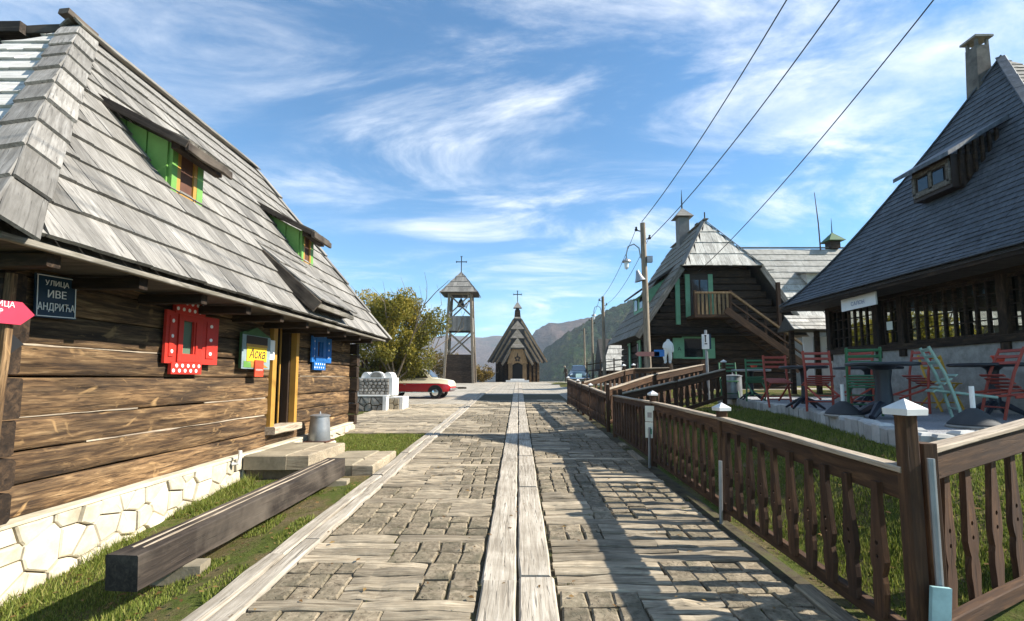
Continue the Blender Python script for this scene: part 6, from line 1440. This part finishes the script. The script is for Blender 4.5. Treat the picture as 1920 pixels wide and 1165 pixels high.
def klawn(x, y): return (x < edge_x(y) - 0.08 or y < 4.55) and (x - 2.3) * 0.40 + 2.85 < y
blades('grass', scatter(60000, 2.2, 5.6, 2.9, 11.0, klawn) + scatter(22000, 2.3, 6.5, 2.9, 4.6, klawn), 0.055, 0.011, 'grass', 3, label='lawn sloping up from the picket fence to the terrace', cat='grass')
blades('grass', scatter(16000, 2.3, 6.5, 11, 18.5, lambda x, y: patchy(x, y, -0.3) and x < edge_x(y) - 0.08), 0.06, 0.016, 'grass', 4, label='grass between the ramp fences below the gabled house', cat='grass')
# taller tufts against the foundation, and weeds in the paving joints
tf = []
for k in range(60):
    y = rg.uniform(3.4, 7.0); x = -3.86 + rg.uniform(0, 0.14)
    if mnoise.noise(Vector((y * 1.6, 0, 9))) < -0.05: continue
    for q in range(60): 
        xx, yy_ = x + rg.normal(0, 0.06), y + rg.normal(0, 0.09); tf.append((max(xx, -3.93), yy_, h(xx, yy_)))
blades('weed_tufts', tf, 0.12, 0.010, 'grass', 5, 0.6, 'weed tufts growing against the cream foundation', 'weeds')
jw = []
for k in range(900):
    y = 2.2 + 11 * rg.uniform(0, 1) ** 1.4; x = rg.uniform(-1.75, 2.05)
    if abs(x) < 0.28 or mnoise.noise(Vector((x * 2.2, y * 2.2, 7))) < 0.12 - 0.25 * (x > 1.6): continue
    for q in range(14): jw.append((x + rg.normal(0, 0.035), y + rg.normal(0, 0.012), g(y) + 0.018))
blades('joint_weeds', jw, 0.018, 0.007, 'moss', 6, 0.8, 'tiny weeds growing in the joints of the street paving', 'weeds')

for k, (x, y) in enumerate(((13.9, 15.8), (12.4, 15.0), (10.9, 14.3))):
    tree('garden_bush', ('yellow-green garden bush seen through the cafe windows, %s' % ('nearest the picture edge', 'in the middle', 'farthest along the cafe')[k]), (x, y, 1.05), 3.4, 2.3, 3600, 0.16, 'leafgarden', 40 + k, 0.07, 0.15, 4, 'bush')

rs_ = np.random.RandomState(77); nL = 900
lx = np.concatenate([rs_.uniform(-3.9, -2.1, 420), rs_.uniform(-1.9, 2.0, 260), rs_.uniform(2.2, 4.0, 220)]); ly = np.concatenate([rs_.uniform(2.6, 10.5, 420), 2.4 + 12 * rs_.uniform(0, 1, 260), rs_.uniform(3.2, 9, 220)])
lV = np.zeros((nL, 4, 3))
for i_ in range(nL):
    x, y = lx[i_], ly[i_]; z = h(x, y) + (0.045 if abs(x) < 2.03 else 0.03); an = rs_.uniform(0, 6.28); s_ = rs_.uniform(0.014, 0.032); tl = rs_.uniform(-0.012, 0.012, 2)
    c_, n_ = math.cos(an) * s_, math.sin(an) * s_
    lV[i_] = [(x - c_, y - n_, z), (x + n_ * 0.5, y - c_ * 0.5, z + abs(tl[0])), (x + c_, y + n_, z + 0.004), (x - n_ * 0.5, y + c_ * 0.5, z + abs(tl[1]))]
trimass('fallen_leaves', lV, rs_.uniform(0, 1, nL), 'litter', 'small brown fallen leaves scattered on grass and street', 'leaves')

# ================================================================== HAZE over the valley
m, n, l, b_ = new_mat('valley_haze'); n.clear()
ho = n.new('ShaderNodeOutputMaterial'); pv = n.new('ShaderNodeVolumePrincipled'); pv.inputs['Color'].default_value = (0.76, 0.87, 1.0, 1); pv.inputs['Density'].default_value = 0.00024; pv.inputs['Anisotropy'].default_value = 0.0
l.new(pv.outputs[0], ho.inputs['Volume'])
M['haze'] = m
hz = obj('haze', MB().box((0, 1900, 40), (6200, 4400, 380)), 'haze'); hz['kind'] = 'stuff'; hz['label'] = 'thin pale blue haze over the valley'
